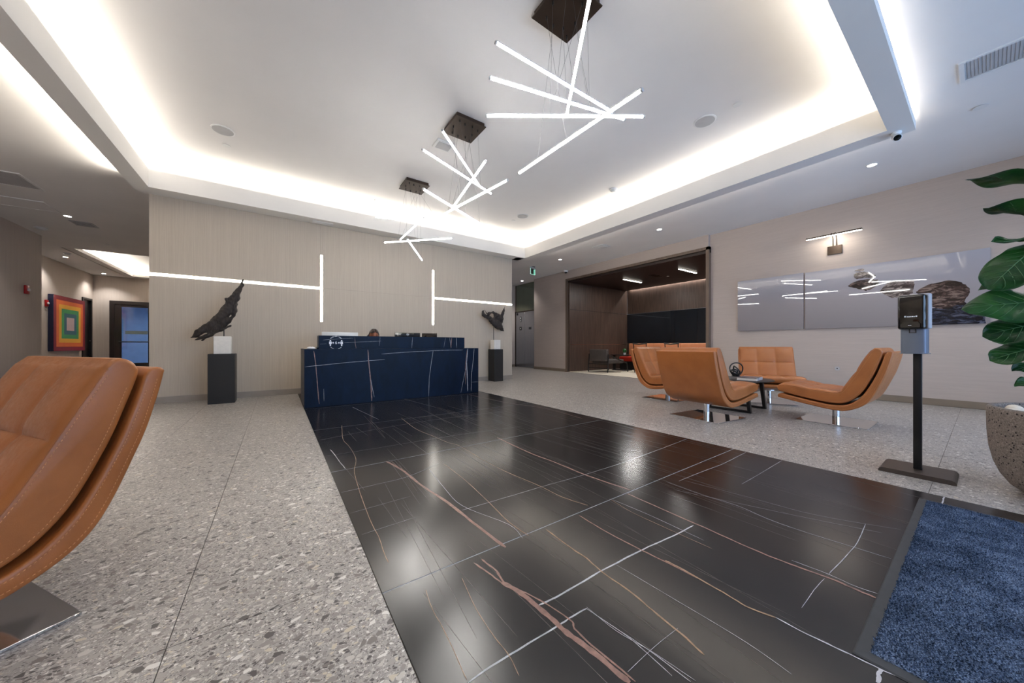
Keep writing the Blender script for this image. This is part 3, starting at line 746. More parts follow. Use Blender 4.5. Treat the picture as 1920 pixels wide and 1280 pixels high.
# the call plate and indicator reflected/mounted on the far leaf
MB().box(-0.026, 0.24, 1.86, -0.02, 0.33, 2.08, 0.003, 1).build('indicator_plate', 'black', pa)
MB().box(-0.029, 0.26, 1.985, -0.026, 0.31, 2.05).build('indicator_lamp', 'white', pa)
MB().box(-0.029, 0.26, 1.885, -0.026, 0.31, 1.95).build('indicator_lamp', 'grille', pa)
MB().box(-0.026, 0.22, 1.52, -0.02, 0.36, 1.66, 0.003, 1).build('sign_plate', 'black', pa)
MB().box(-0.029, 0.27, 1.57, -0.026, 0.31, 1.61).build('sign_mark', 'white', pa)
MB().box(-0.026, -0.42, 1.53, -0.02, -0.26, 1.63, 0.003, 1).build('sign_plate', 'dark', pb)
MB().box(-0.026, 0.46, 2.15, -0.02, 0.56, 2.24, 0.003, 1).build('floor_plate', 'black', pa)
MB().box(-0.03, -0.66, 0.0, 0.04, -0.60, 2.30).box(-0.03, 0.62, 0.0, 0.04, 0.68, 2.30).box(-0.03, -0.66, 2.26, 0.04, 0.68, 2.30).build('door_frame', 'bronze', t)
t = thing('mirror_transom', 'green tinted mirror panel above the steel lift doors', 'mirror', (8.25, 10.78, 2.30))
MB().box(-0.01, -0.62, 0.0, 0.012, 0.64, 1.10, 0.003, 1).build('mirror_panel', 'mirror_green', t)
MB().box(-0.03, 0.62, 0.0, 0.0, 0.645, 1.10).build('edge_trim', 'frame_wood', t)
ST('wall_lift', MB().box(8.27, 9.88, 0, 8.45, 11.5, 3.6), 'corr')
# exit sign hanging from the lobby ceiling
t = thing('exit_sign', 'green glass exit sign hanging from the ceiling in front of the lift', 'sign', (6.70, 8.36, 3.41), 0.35)
MB().lathe([(0.07, -0.012), (0.08, -0.006), (0.08, 0)], 20).build('ceiling_mount', 'black', t)
MB().box(-0.14, -0.028, -0.058, 0.14, 0.028, -0.008, 0.006, 2).build('housing', 'grille', t)
MB().box(-0.138, -0.005, -0.24, 0.138, 0.005, -0.058).build('glass_panel', 'glass_green', t)
for s in (-1, 1): MB().box(s * 0.138 - 0.003, -0.006, -0.24, s * 0.138 + 0.003, 0.006, -0.058).build('edge_glow', 'signedge', t)
MB().box(-0.138, -0.006, -0.243, 0.138, 0.006, -0.237).build('edge_glow', 'signedge', t)

# ------------------------------------------------------------------ corridor doors
d1 = ST('door_1', MB().box(-5.26, 16.97, 0, -5.19, 17.03, 2.48).box(-5.26, 17.60, 0, -5.19, 17.66, 2.48).box(-5.26, 17.03, 2.42, -5.19, 17.60, 2.48), 'black')
MB().box(-5.30, 17.03, 0.01, -5.255, 17.60, 2.42).build('door_leaf', 'black', d1)
MB().tube([(-5.255, 17.52, 1.05), (-5.20, 17.52, 1.05), (-5.20, 17.40, 1.05)], 0.012, 8).build('handle', 'chrome', d1)
d2 = ST('door_2', MB().box(-4.84, 17.77, 0, -4.72, 17.84, 2.48).box(-3.79, 17.77, 0, -3.66, 17.84, 2.48).box(-4.72, 17.77, 2.36, -3.79, 17.84, 2.48), 'darkframe')
lf = MB().box(-4.72, 17.785, 0.01, -4.56, 17.825, 2.36).box(-3.90, 17.785, 0.01, -3.79, 17.825, 2.36).box(-4.56, 17.785, 2.27, -3.90, 17.825, 2.36).box(-4.56, 17.785, 0.01, -3.90, 17.825, 0.26).build('door_leaf', 'darkframe', d2)
MB().box(-4.56, 17.80, 0.26, -3.90, 17.808, 2.27).build('glass_pane', 'glass', lf)
MB().tube([(-4.62, 17.74, 1.02), (-3.84, 17.74, 1.02)], 0.02, 8).box(-4.60, 17.74, 1.0, -4.57, 17.79, 1.04).box(-3.88, 17.74, 1.0, -3.85, 17.79, 1.04).build('push_bar', 'black', lf)
MB().box(-4.47, 17.794, 1.30, -3.91, 17.80, 1.42).build('frosted_band', 'frost', lf)
ST('wall_office', MB().box(-5.6, 21.6, 0, -2.2, 21.7, 3.4).box(-5.6, 17.9, 0, -5.5, 21.7, 3.4).box(-2.3, 17.9, 0, -2.2, 21.7, 3.4).box(-5.6, 17.94, 3.3, -2.2, 21.7, 3.4).box(-5.6, 17.9, -0.1, -2.2, 21.7, -0.01), 'officeblue')

# ------------------------------------------------------------------ fittings on the ceilings
def downlight(label, x, y, z, pw=9.0, lit=True):
    t = thing('downlight', label, 'downlight', (x, y, z))
    MB().lathe([(0.062, 0.0), (0.062, -0.004), (0.048, -0.006), (0.046, 0.0)], 24, cap=False).build('trim_ring', 'white', t)
    MB().lathe([(0.046, -0.0035), (0.046, -0.001)], 24).build('lens', 'E_down', t)
    l = bpy.data.lights.new('downlight_or_fill', 'SPOT'); l.energy = pw * 2.5; l.color = NEUT; l.spot_size = 2.0; l.spot_blend = 0.7; l.shadow_soft_size = 0.04
    o = bpy.data.objects.new('downlight_or_fill', l); COL.objects.link(o); o.location = (x, y, z - 0.02)
downlight('lit downlight on the right ceiling strip, nearest the wall art and camera dome', 6.77, 0.91, 3.41, 14)
downlight('lit downlight on the right ceiling strip, in front of the alcove', 6.77, 4.07, 3.41, 14)
downlight('lit downlight on the right ceiling strip, near the exit sign', 6.77, 7.17, 3.41, 14)
downlight('lit downlight right in front of the lift', 7.80, 10.4, 3.41, 22)
downlight('lit downlight on the left ceiling beside the slim corridor vent', -3.24, 9.98, 3.34, 12)
downlight('lit downlight in the corridor over the rainbow painting', -4.79, 14.65, 3.34, 16)
downlight('lit downlight in the corridor nearest the end wall', -4.83, 17.28, 3.34, 16)
def speaker(label, x, y):
    t = thing('ceiling_speaker', label, 'speaker', (x, y, 3.70))
    MB().lathe([(0.125, 0.0), (0.125, -0.006), (0.112, -0.010), (0.108, -0.008)], 40, cap=False).build('rim', 'white', t)
    MB().lathe([(0.109, -0.009), (0.109, -0.004)], 40).build('grille', 'grille', t)
speaker('round ceiling speaker in the tray above the tall driftwood', -0.58, 5.72)
speaker('round ceiling speaker in the tray near the dome camera', 4.37, 2.02)
speaker('round ceiling speaker in the tray at its far right corner', 4.35, 5.78)
def sprinkler(label, x, y, z=3.70, r=0.045):
    t = thing('sprinkler_cover', label, 'sprinkler', (x, y, z))
    MB().lathe([(r, -0.010), (r, -0.007)], 24).build('cover_plate', 'white', t)
    MB().lathe([(r * 0.7, -0.008), (r * 0.7, 0.0)], 20).build('cup', 'grille', t)
sprinkler('small white sprinkler cover beside the speaker above the tall driftwood', -0.58, 6.12)
sprinkler('small white sprinkler cover beside the speaker near the dome camera', 4.37, 1.66)
sprinkler('small white sprinkler cover beside the far right corner speaker', 4.33, 6.10)
sprinkler('white sprinkler cover on the front right ceiling near the long grille', 6.05, 0.03, 3.41, 0.05)
sprinkler('small sprinkler cover on the dark alcove ceiling', 9.7, 5.55, 3.0, 0.04)
sprinkler('small sprinkler cover beside the lit corridor recess', -3.35, 12.2, 3.34, 0.045)
def smoke(label, x, y, z, r=0.07):
    t = thing('smoke_detector', label, 'smoke detector', (x, y, z))
    MB().lathe([(r, 0.0), (r, -0.018), (r * 0.75, -0.028)], 28).build('base', 'white', t)
    MB().lathe([(r * 0.62, -0.026), (r * 0.62, -0.040), (r * 0.5, -0.046)], 24).build('sensor_cap', 'white', t)
smoke('white smoke detector in the tray ceiling near the right cove', 4.94, 3.85, 3.70)
smoke('white smoke detector on the left ceiling over the corridor corner', -4.02, 11.3, 3.34, 0.09)
smoke('small dark-rimmed detector in the corridor by the lit recess', -4.55, 14.0, 3.34, 0.07)
def vent(label, x, y, z, w, d, nsl, mat='white', along='x', rz=0):
    t = thing('ceiling_vent', label, 'vent', (x, y, z), rz)
    f = 0.03
    MB().box(-w / 2, -d / 2, -0.010, w / 2, -d / 2 + f, 0).box(-w / 2, d / 2 - f, -0.010, w / 2, d / 2, 0).box(-w / 2, -d / 2 + f, -0.010, -w / 2 + f, d / 2 - f, 0).box(w / 2 - f, -d / 2 + f, -0.010, w / 2, d / 2 - f, 0).build('frame', mat, t)
    MB().box(-w / 2 + f, -d / 2 + f, -0.003, w / 2 - f, d / 2 - f, -0.001).build('throat', 'dark', t)
    for k in range(nsl):
        if along == 'x':
            y0 = -d / 2 + f + (d - 2 * f) * (k + 0.5) / nsl
            MB().quad((-w / 2 + f, y0 - 0.009, -0.003), (w / 2 - f, y0 - 0.009, -0.003), (w / 2 - f, y0 + 0.007, -0.012), (-w / 2 + f, y0 + 0.007, -0.012)).build('slat', mat, t, smooth=False)
        else:
            x0 = -w / 2 + f + (w - 2 * f) * (k + 0.5) / nsl
            MB().quad((x0 - 0.009, -d / 2 + f, -0.003), (x0 - 0.009, d / 2 - f, -0.003), (x0 + 0.007, d / 2 - f, -0.012), (x0 + 0.007, -d / 2 + f, -0.012)).build('slat', mat, t, smooth=False)
    return t
def diffuser(label, x, y, z, w, mat='white'):
    """square four-way diffuser: nested frames"""
    t = thing('air_diffuser', label, 'vent', (x, y, z))
    MB().box(-w / 2, -w / 2, -0.002, w / 2, w / 2, 0).build('back_plate', 'dark', t)
    for k, q in enumerate((w, w * 0.70, w * 0.40)):
        b = 0.035; h = -0.010 - 0.004 * k
        MB().box(-q / 2, -q / 2, h, q / 2, -q / 2 + b, -0.002).box(-q / 2, q / 2 - b, h, q / 2, q / 2, -0.002).box(-q / 2, -q / 2 + b, h, -q / 2 + b, q / 2 - b, -0.002).box(q / 2 - b, -q / 2 + b, h, q / 2, q / 2 - b, -0.002).build('frame', mat, t)
    MB().box(-w * 0.09, -w * 0.09, -0.02, w * 0.09, w * 0.09, -0.002).build('centre_plate', mat, t)
diffuser('square white air diffuser on the right ceiling before the alcove', 6.75, 5.62, 3.41, 0.33)
vent('slim dark vent in the dark alcove ceiling between the two bar lights', 9.35, 5.75, 3.0, 0.45, 0.16, 3, 'bronze')
vent('slim grey vent on the left ceiling beside a lit downlight', -3.18, 10.45, 3.34, 0.30, 0.34, 4, 'grille', 'x')
vent('small white slot vent in the soffit above the desk', 0.70, 7.20, 3.21, 0.34, 0.12, 2)
t = thing('return_air_grille', 'large grey return-air grille on the left ceiling at the picture edge', 'vent', (-3.50, 8.23, 3.34))
MB().box(-0.47, -0.295, -0.004, 0.47, 0.295, 0).build('mesh_face', 'grille', t)
MB().box(-0.50, -0.325, -0.010, 0.50, -0.295, 0).box(-0.50, 0.295, -0.010, 0.50, 0.325, 0).box(-0.50, -0.295, -0.010, -0.47, 0.295, 0).box(0.47, -0.295, -0.010, 0.50, 0.295, 0).build('frame', 'white', t)
mb = MB()
for k in range(46): mb.box(-0.47 + 0.94 * k / 46, -0.295, -0.0065, -0.47 + 0.94 * (k + 0.4) / 46, 0.295, -0.004)
mb.build('fine_bars', 'grille', t, kind='stuff')
t = thing('ceiling_hatch', 'flat white access hatch on the left ceiling behind the return-air grille', 'ceiling hatch', (-3.80, 9.52, 3.34))
MB().box(-0.52, -0.26, -0.006, 0.52, 0.26, 0).build('panel', 'plaster', t)
MB().box(-0.54, -0.28, -0.010, 0.54, -0.26, 0).box(-0.54, 0.26, -0.010, 0.54, 0.28, 0).box(0.52, -0.26, -0.010, 0.54, 0.26, 0).box(-0.54, -0.26, -0.010, -0.52, 0.26, 0).build('frame', 'white', t)
t = thing('long_grille', 'long grey air grille with white frame on the front right ceiling', 'vent', (5.15, -0.55, 3.41))
MB().box(-0.165, -0.66, -0.004, 0.165, 0.66, 0).build('grille_face', 'grille', t)
MB().box(-0.19, -0.69, -0.014, -0.165, 0.69, 0).box(0.165, -0.69, -0.014, 0.19, 0.69, 0).box(-0.165, 0.66, -0.014, 0.165, 0.69, 0).box(-0.165, -0.69, -0.014, 0.165, -0.66, 0).build('frame', 'white', t)
mb = MB()
for k in range(64):
    y = -0.65 + 1.3 * (k + 0.5) / 64
    mb.box(-0.163, y - 0.006, -0.0065, 0.163, y + 0.006, -0.004)
mb.build('fine_louvres', 'grille', t, smooth=False, kind='stuff')
t = thing('access_point', 'flat square white wireless box on the tray ceiling behind the middle pendant', 'wireless box', (1.90, 4.36, 3.70), 0.0)
MB().box(-0.13, -0.11, -0.022, 0.13, 0.11, 0.0, 0.012, 3).build('shell', 'white', t)
MB().box(-0.095, -0.075, -0.026, 0.095, 0.075, -0.021, 0.006, 2).build('face', 'grille', t)
def cctv(label, x, y, z, tilt, r):
    t = thing('security_camera', label, 'security camera', (x, y, z))
    MB().lathe([(r * 1.15, 0.0), (r * 1.2, -0.012), (r * 0.9, -0.028)], 28).build('mount', 'white', t)
    mb = MB(); d = Vector(tilt).normalized(); c = Vector((0, 0, -0.045))
    mb.tube([c - d * r * 0.9, c - d * r * 0.6, c + d * r * 0.2, c + d * r * 1.5, c + d * r * 1.6], [r * 0.5, r * 0.85, r, r, r * 0.9], 24)
    mb.build('body', 'white', t)
    MB().tube([c + d * r * 1.58, c + d * r * 1.66, c + d * r * 1.70], [r * 0.84, r * 0.80, r * 0.3], 24).build('lens', 'blackgloss', t)
cctv('white security camera on the near right corner of the ceiling beam', 5.50, 0.56, 3.21, (-0.75, -0.25, -0.55), 0.036)
t = thing('dome_camera', 'small white dome camera on the lobby wall corner left of the alcove', 'security camera', (7.93, 8.12, 3.41))
MB().lathe([(0.07, 0.0), (0.07, -0.035), (0.055, -0.055)], 24).build('mount', 'white', t)
MB().lathe([(0.05, -0.05), (0.046, -0.075), (0.03, -0.095), (0.008, -0.102)], 24).build('dome', 'blackgloss', t)
# fire alarms
def alarm(label, x, y, z):
    t = thing('fire_alarm', label, 'fire alarm', (x, y, z))
    MB().box(0.0, -0.06, -0.09, 0.035, 0.06, 0.09, 0.008, 2).build('body', 'red', t)
    MB().box(0.033, -0.035, -0.03, 0.058, 0.035, 0.03, 0.012, 3).build('strobe', 'white', t)
alarm('red fire alarm with white strobe on the near left wall', -4.298, 11.53, 2.06)
alarm('red fire alarm with white strobe beside the rainbow painting', -5.218, 14.9, 2.06)
# painting of nested colour bands (a plain stand-in)
t = thing('framed_painting', 'deep rainbow coloured painting of nested bands on the left corridor wall', 'painting', (-5.217, 15.93, 1.53))
MB().box(0.0, -0.93, -0.80, 0.10, 0.93, 0.80, 0.004, 1).build('canvas', 'navycanvas', t)
BANDS = ['b0', 'b2', 'b3', 'b5', 'b6', 'b8']
for k, b in enumerate(BANDS):
    w = 0.925 * (1 - k / 6.6); h = 0.795 * (1 - k / 6.6)
    MB().box(0.1002 + 0.0006 * k, -w, -h, 0.1006 + 0.0006 * k, w, h).build('colour_band', b, t, smooth=False)

# ------------------------------------------------------------------ three pendants of light tubes
def pendant(label, cx, cyy, ends):
    """ends: world (x0, y0, x1, y1, z) of each level tube"""
    t = thing('tube_chandelier', label, 'chandelier', (cx, cyy, 3.70))
    pl = MB().box(-0.19, -0.19, -0.05, 0.19, 0.19, 0.0, 0.004, 1).build('canopy', 'bronze', t)
    MB().box(-0.205, -0.205, -0.056, 0.205, 0.205, -0.046, 0.002, 1).build('face_plate', 'bronze', t)
    pins = [(-0.13, -0.14), (-0.05, -0.12), (0.05, -0.13), (0.14, -0.10), (-0.15, 0.0), (0.12, 0.02), (-0.11, 0.12), (-0.02, 0.14), (0.07, 0.11), (0.15, 0.15)]
    for k, (x0, y0, x1, y1, z) in enumerate(ends):
        a = Vector((x0 - cx, y0 - cyy, z - 3.70)); b = Vector((x1 - cx, y1 - cyy, z - 3.70)); d = (b - a).normalized()
        hs = MB().tube([a, b], 0.0092, 14).build('tube', 'E_tube', t)
        u = Vector((0, 0, 1)); q = u.cross(d)
        # metal spine on top and two end caps
        mb = MB()
        for s0, s1 in ((a - d * 0.004, b + d * 0.004),):
            vs = [mb.bm.verts.new(p) for p in (s0 + q * 0.009 + u * 0.007, s1 + q * 0.009 + u * 0.007, s1 - q * 0.009 + u * 0.007, s0 - q * 0.009 + u * 0.007,
                                               s0 + q * 0.009 + u * 0.015, s1 + q * 0.009 + u * 0.015, s1 - q * 0.009 + u * 0.015, s0 - q * 0.009 + u * 0.015)]
            for f in ((0, 1, 2, 3), (7, 6, 5, 4), (0, 4, 5, 1), (1, 5, 6, 2), (2, 6, 7, 3), (3, 7, 4, 0)): mb.bm.faces.new([vs[i] for i in f])
        mb.build('spine', 'grille', hs)
        MB().tube([a - d * 0.012, a], 0.0115, 14).build('end_cap', 'grille', hs)
        MB().tube([b, b + d * 0.012], 0.0115, 14).build('end_cap', 'grille', hs)
        # two fine cables up to the canopy, from the tube points closest to it
        m = (a + b) / 2
        tt = max(-0.45, min(0.45, -(m.xy.dot(d.xy))))
        for s in (-0.16, 0.16):
            pin = pins[(2 * k + (s > 0)) % 10]
            p = m + d * (tt + s) + u * 0.02
            g = Vector((pin[0], pin[1], -0.056))
            MB().tube([p, g], 0.0009, 6).build('cable', 'cable', t)
            MB().lathe([(0.007, -0.085), (0.008, -0.056)], 10, (pin[0], pin[1], 0)).build('cable_grip', 'black', t)
    return t
pendant('pendant of five white light tubes nearest the camera, cut by the top edge', 1.95, 1.99, [
    (1.23, 1.93, 2.43, 1.91, 2.97), (1.26, 2.06, 2.42, 1.78, 2.83), (1.31, 2.19, 2.29, 1.51, 2.65), (1.80, 1.20, 1.77, 2.40, 2.44), (1.893, 1.926, 1.175, 0.964, 2.75)])
pendant('pendant of five white light tubes, the middle one of three', 1.95, 3.83, [
    (1.36, 3.15, 2.25, 3.96, 3.06), (1.25, 3.40, 2.36, 3.85, 2.95), (1.59, 2.69, 1.80, 3.87, 2.62), (1.95, 2.86, 1.78, 4.05, 2.61), (1.21, 3.28, 2.27, 3.85, 2.48)])
pendant('pendant of five white light tubes nearest the feature wall', 1.95, 5.73, [
    (1.19, 5.20, 2.38, 5.36, 3.05), (1.29, 5.62, 2.42, 5.23, 2.95), (1.76, 4.76, 1.78, 5.96, 2.77), (1.48, 5.83, 2.31, 4.97, 2.63), (1.54, 4.83, 2.14, 5.87, 2.44)])

# ------------------------------------------------------------------ reception desk
DX, DY = 1.735, 5.60
t = desk = thing('reception_desk', 'blue-cast black veined marble reception desk with raised transaction shelf', 'desk', (DX, DY, 0))
fp = MB().box(-1.42, 0.0, 0.0, 1.42, 0.03, 0.845, 0.002, 1).build('front_panel', 'blue_cast_marble', t)
MB().box(-1.42, 0.0305, 0.0, -1.39, 0.85, 0.845, 0.002, 1).build('side_panel', 'blue_cast_marble', t)
MB().box(1.39, 0.0305, 0.0, 1.42, 0.85, 0.845, 0.002, 1).build('side_panel', 'blue_cast_marble', t)
MB().box(-1.39, 0.0305, 0.815, 1.39, 0.199, 0.845, 0.002, 1).build('lower_counter', 'blue_cast_marble', t)
up = MB().box(-1.225, 0.20, 0.80, 1.225, 0.23, 1.048, 0.002, 1).build('upper_panel', 'blue_cast_marble', t)
MB().box(-1.225, 0.2305, 0.80, -1.195, 0.42, 1.048, 0.002, 1).box(1.195, 0.2305, 0.80, 1.225, 0.42, 1.048, 0.002, 1).build('upper_side', 'blue_cast_marble', t)
MB().box(-1.195, 0.2305, 1.02, 1.195, 0.42, 1.048, 0.002, 1).build('upper_counter', 'blue_cast_marble', t)
MB().box(-1.385, 0.24, 0.70, 1.385, 0.845, 0.735).build('work_surface', 'darkbrown', t)
for k, (c, w, tt, pts) in enumerate(DESK_VEINS):
    mb = MB(); yy = (0.0 if tt == 0 else 0.20) - 0.0004 - 0.00002 * k
    zlo, zhi = (0.002, 0.843) if tt == 0 else (0.846, 1.046)
    pts = [(x - DX, min(zhi, max(zlo, z))) for x, z in pts]
    ribbon(mb, pts, w * 0.9, lambda a, b: Vector((a, yy, min(zhi, max(zlo, b)))), vr)
    mb.build('marble_vein', 'v' + c, fp if tt == 0 else up, smooth=False)
# round distancing decal on the raised front
dm = MB(); cx0, cz0, ry = 0.735 - DX, 0.938, 0.198
cx0 = 0.745 - DX
def dfn(a, b, d): return Vector((cx0 + a, ry + d, cz0 + b))
for s in (-1, 1):
    o = 0.078 * s
    dm.prism([(o + 0.011 * math.cos(a), 0.032 + 0.011 * math.sin(a)) for a in [2 * PI * k / 16 for k in range(16)]], dfn, 0, 0.0008)
    dm.prism([(o - 0.018, 0.018), (o + 0.018, 0.018), (o + 0.018, -0.018), (o + 0.009, -0.020), (o + 0.009, -0.050), (o - 0.009, -0.050), (o - 0.009, -0.020), (o - 0.018, -0.018)], dfn, 0, 0.0008)
    q = 0.040 * s
    dm.prism([(q - 0.014, 0), (q, 0.016), (q + 0.014, 0), (q, -0.016)], dfn, 0, 0.0008)
R90 = Matrix.Rotation(PI / 2, 4, 'X')
V, F = textmesh('6', 0.062); addraw(dm, V, F, Matrix.Translation((cx0, ry, cz0)) @ R90)
txt = 'PLEASE KEEP A SPACE'
for i, ch in enumerate(txt):
    if ch == ' ': continue
    a = math.radians(138 - 96 * i / (len(txt) - 1)); r = 0.098
    V, F = textmesh(ch, 0.021)
    addraw(dm, V, F, Matrix.Translation((cx0 + r * math.cos(a), ry, cz0 + r * math.sin(a))) @ R90 @ Matrix.Rotation(a - PI / 2, 4, 'Z'))
arc = [math.radians(222 + 96 * k / 24) for k in range(25)]
dm.prism([(0.101 * math.cos(a), 0.101 * math.sin(a)) for a in arc] + [(0.096 * math.cos(a), 0.096 * math.sin(a)) for a in arc[::-1]], dfn, 0, 0.0008)
dm.build('floor_distance_decal', 'decal', up, smooth=False, label='white round decal with two figures and a 6')
# small things on the lower counter at its left end
t = thing('desk_gadget', 'small white rounded gadget on the left end of the lower desk counter', 'gadget', (0.405, 5.70, 0.845))
MB().lathe([(0.001, 0), (0.048, 0.0), (0.055, 0.012), (0.046, 0.026), (0.022, 0.034), (0.001, 0.035)], 20, cap=False).build('shell', 'white', t)
MB().box(-0.002, -0.05, 0.030, 0.002, 0.0, 0.0345).build('seam', 'dark', t)
t = thing('desk_gadget', 'tiny black rounded gadget beside the white one on the desk counter', 'gadget', (0.49, 5.71, 0.845))
MB().lathe([(0.001, 0), (0.014, 0), (0.019, 0.012), (0.017, 0.028), (0.008, 0.036), (0.001, 0.037)], 18, cap=False).build('shell', 'blackgloss', t)
MB().lathe([(0.005, 0.036), (0.004, 0.040)], 10).build('button', 'dark', t)
# monitors, backs towards the room
def monitor(label, x, w, top, mat, rz=0.0):
    z0 = 0.735; h = top - z0
    t = thing('monitor', label, 'monitor', (x, 6.20, z0), rz)
    MB().box(-w / 2, -0.014, h - 0.34, w / 2, 0.014, h, 0.006, 2).build('casing', mat, t)
    MB().box(-w / 2 + 0.012, 0.0145, h - 0.328, w / 2 - 0.012, 0.016, h - 0.012).build('screen', 'blackgloss', t)
    MB().box(-0.03, -0.03, 0.012, 0.03, -0.012, h - 0.17, 0.004, 1).build('stand', mat, t)
    MB().box(-0.11, -0.10, 0.0, 0.11, 0.08, 0.012, 0.004, 1).build('foot', mat, t)
    return t
monitor('white monitor seen from behind over the left of the desk', 0.86, 0.54, 1.118, 'silver')
m2 = monitor('wide dark monitor with a white logo on its back, over the desk', 1.985, 0.47, 1.132, 'blackgloss')
mb = MB(); V, F = textmesh('hp', 0.052)
addraw(mb, V, F, Matrix.Translation((0.0, -0.0148, 1.132 - 0.735 - 0.030)) @ R90 @ Matrix(((1, 0.25, 0, 0), (0, 1, 0, 0), (0, 0, 1, 0), (0, 0, 0, 1))))
mb.build('logo', 'decal', m2, smooth=False)
monitor('narrow dark monitor angled away at the right of the desk', 2.41, 0.30, 1.132, 'blackgloss', -0.75)

# ------------------------------------------------------------------ receptionist, sitting behind the desk
t = thing('office_chair', 'dark swivel chair hidden behind the desk under the receptionist', 'chair', (1.47, 6.72, 0.0))
MB().box(-0.23, -0.23, 0.40, 0.23, 0.22, 0.455, 0.03, 3).build('seat', 'black', t)
MB().box(-0.21, 0.215, 0.50, 0.21, 0.255, 0.84, 0.02, 2).build('backrest', 'black', t)
MB().tube([(0, 0.20, 0.42), (0, 0.27, 0.46), (0, 0.265, 0.60)], 0.016, 8).build('back_bracket', 'black', t)
MB().tube([(0, 0, 0.06), (0, 0, 0.41)], 0.028, 14).build('gas_column', 'black', t)
for k in range(5):
    a = 2 * PI * k / 5 + 0.3
    MB().tube([(0, 0, 0.075), (0.26 * math.cos(a), 0.26 * math.sin(a), 0.055)], [0.028, 0.018], 8).build('foot_spoke', 'black', t)
    c = (0.26 * math.cos(a), 0.26 * math.sin(a), 0.028)
    MB().tube([(c[0] - 0.012, c[1], c[2]), (c[0] + 0.012, c[1], c[2])], 0.0275, 14).build('castor', 'black', t)
def skin(name, verts, edges, radii, mat, parent, sub=2):
    me = bpy.data.meshes.new(name); me.from_pydata(verts, edges, [])
    o = link(name, me, parent)
    md = o.modifiers.new('skin', 'SKIN'); md.use_smooth_shade = True
    for sv, r in zip(me.skin_vertices[0].data, radii):
        sv.radius = r if isinstance(r, tuple) else (r, r); sv.use_root = False
    me.skin_vertices[0].data[0].use_root = True
    sb = o.modifiers.new('sub', 'SUBSURF'); sb.levels = sub; sb.render_levels = sub
    dg = bpy.context.evaluated_depsgraph_get(); dg.update()
    m2 = bpy.data.meshes.new_from_object(o.evaluated_get(dg))
    m2.materials.clear(); m2.materials.append(MT[mat]); m2.polygons.foreach_set('use_smooth', [True] * len(m2.polygons))
    o.modifiers.clear(); o.data = m2; bpy.data.meshes.remove(me)
    return o
P = thing('person', 'woman with centre-parted dark hair, head bowed, sitting behind the desk', 'person', (1.47, 6.72, 0.0))
vv, ee, rr = [], [], []
def chain(parent, pts):
    """pts: (x, y, z, radius); returns the index of the last joint"""
    last = parent
    for x, y, z, r in pts:
        vv.append((x, y, z)); rr.append(r); i = len(vv) - 1
        if last is not None: ee.append((last, i))
        last = i
    return last
pel = chain(None, [(0, 0.02, 0.545, 0.125)])
wa = chain(pel, [(0, 0.02, 0.68, 0.115)]); ch = chain(wa, [(0, -0.02, 0.82, 0.125)]); ne = chain(ch, [(0, -0.055, 0.935, 0.075), (0, -0.09, 0.985, 0.052), (0, -0.125, 1.03, 0.052)])
for s in (-1, 1):
    hp = chain(pel, [(s * 0.09, -0.05, 0.535, 0.092), (s * 0.115, -0.26, 0.54, 0.078), (s * 0.12, -0.43, 0.53, 0.062), (s * 0.12, -0.45, 0.42, 0.056), (s * 0.12, -0.43, 0.25, 0.046), (s * 0.12, -0.43, 0.075, 0.036), (s * 0.12, -0.50, 0.040, 0.036), (s * 0.125, -0.59, 0.030, 0.026)])
    sh = chain(ch, [(s * 0.165, -0.02, 0.885, 0.062), (s * 0.215, -0.06, 0.79, 0.048), (s * 0.235, -0.10, 0.68, 0.040), (s * 0.19, -0.22, 0.745, 0.035), (s * 0.12, -0.33, 0.785, 0.027), (s * 0.105, -0.38, 0.775, 0.030)])
    for k, (dx, L) in enumerate(((-0.027, 0.062), (-0.009, 0.072), (0.009, 0.068), (0.026, 0.054))):
        chain(sh, [(s * (0.105) + dx, -0.405, 0.768, 0.0095), (s * 0.105 + dx * 1.1, -0.405 - L * 0.5, 0.762, 0.009), (s * 0.105 + dx * 1.15, -0.405 - L, 0.750, 0.0075)])
    chain(sh, [(s * 0.105 - s * 0.030, -0.385, 0.766, 0.010), (s * 0.105 - s * 0.048, -0.415, 0.758, 0.008)])
body = skin('body', vv, ee, rr, 'skin', P)
# head: an ellipsoid shaped into brow, cheeks, nose, lips, chin and ears, joined into the body mesh
hb = bmesh.new(); hb.from_mesh(body.data)
tmp = bmesh.new(); bmesh.ops.create_uvsphere(tmp, u_segments=40, v_segments=28, radius=1.0)
HC = Vector((0.0, -0.165, 1.085)); tilt = Matrix.Rotation(math.radians(32), 3, 'X')
def headpt(d):
    x, y, z = d
    r = Vector((x * 0.074, y * 0.094, z * 0.112))
    if z < 0: r.x *= 1 - 0.30 * (-z) ** 1.6; r.y *= 1 - 0.12 * (-z)
    if y < 0:
        g = lambda cx, cz, w: math.exp(-(((x - cx) / w) ** 2 + ((z - cz) / w) ** 2))
        r.y -= 0.026 * math.exp(-((x / 0.15) ** 2 + ((z + 0.22) / 0.20) ** 2)) * -y          # nose
        r.y += 0.012 * (g(0.36, 0.02, 0.20) + g(-0.36, 0.02, 0.20))                            # eye sockets
        r.y -= 0.007 * math.exp(-((x / 0.30) ** 2 + ((z + 0.55) / 0.10) ** 2))                 # lips
        r.y -= 0.008 * math.exp(-((x / 0.30) ** 2 + ((z + 0.86) / 0.16) ** 2))                 # chin
    r.x += math.copysign(0.014, x) * math.exp(-(((y - 0.05) / 0.12) ** 2 + ((z + 0.10) / 0.24) ** 2)) * (abs(x) > 0.5)  # ears
    return r
for v in tmp.verts: v.co = HC + tilt @ headpt(v.co)
tm_ = bpy.data.meshes.new('h'); tmp.to_mesh(tm_); tmp.free(); hb.from_mesh(tm_); bpy.data.meshes.remove(tm_)
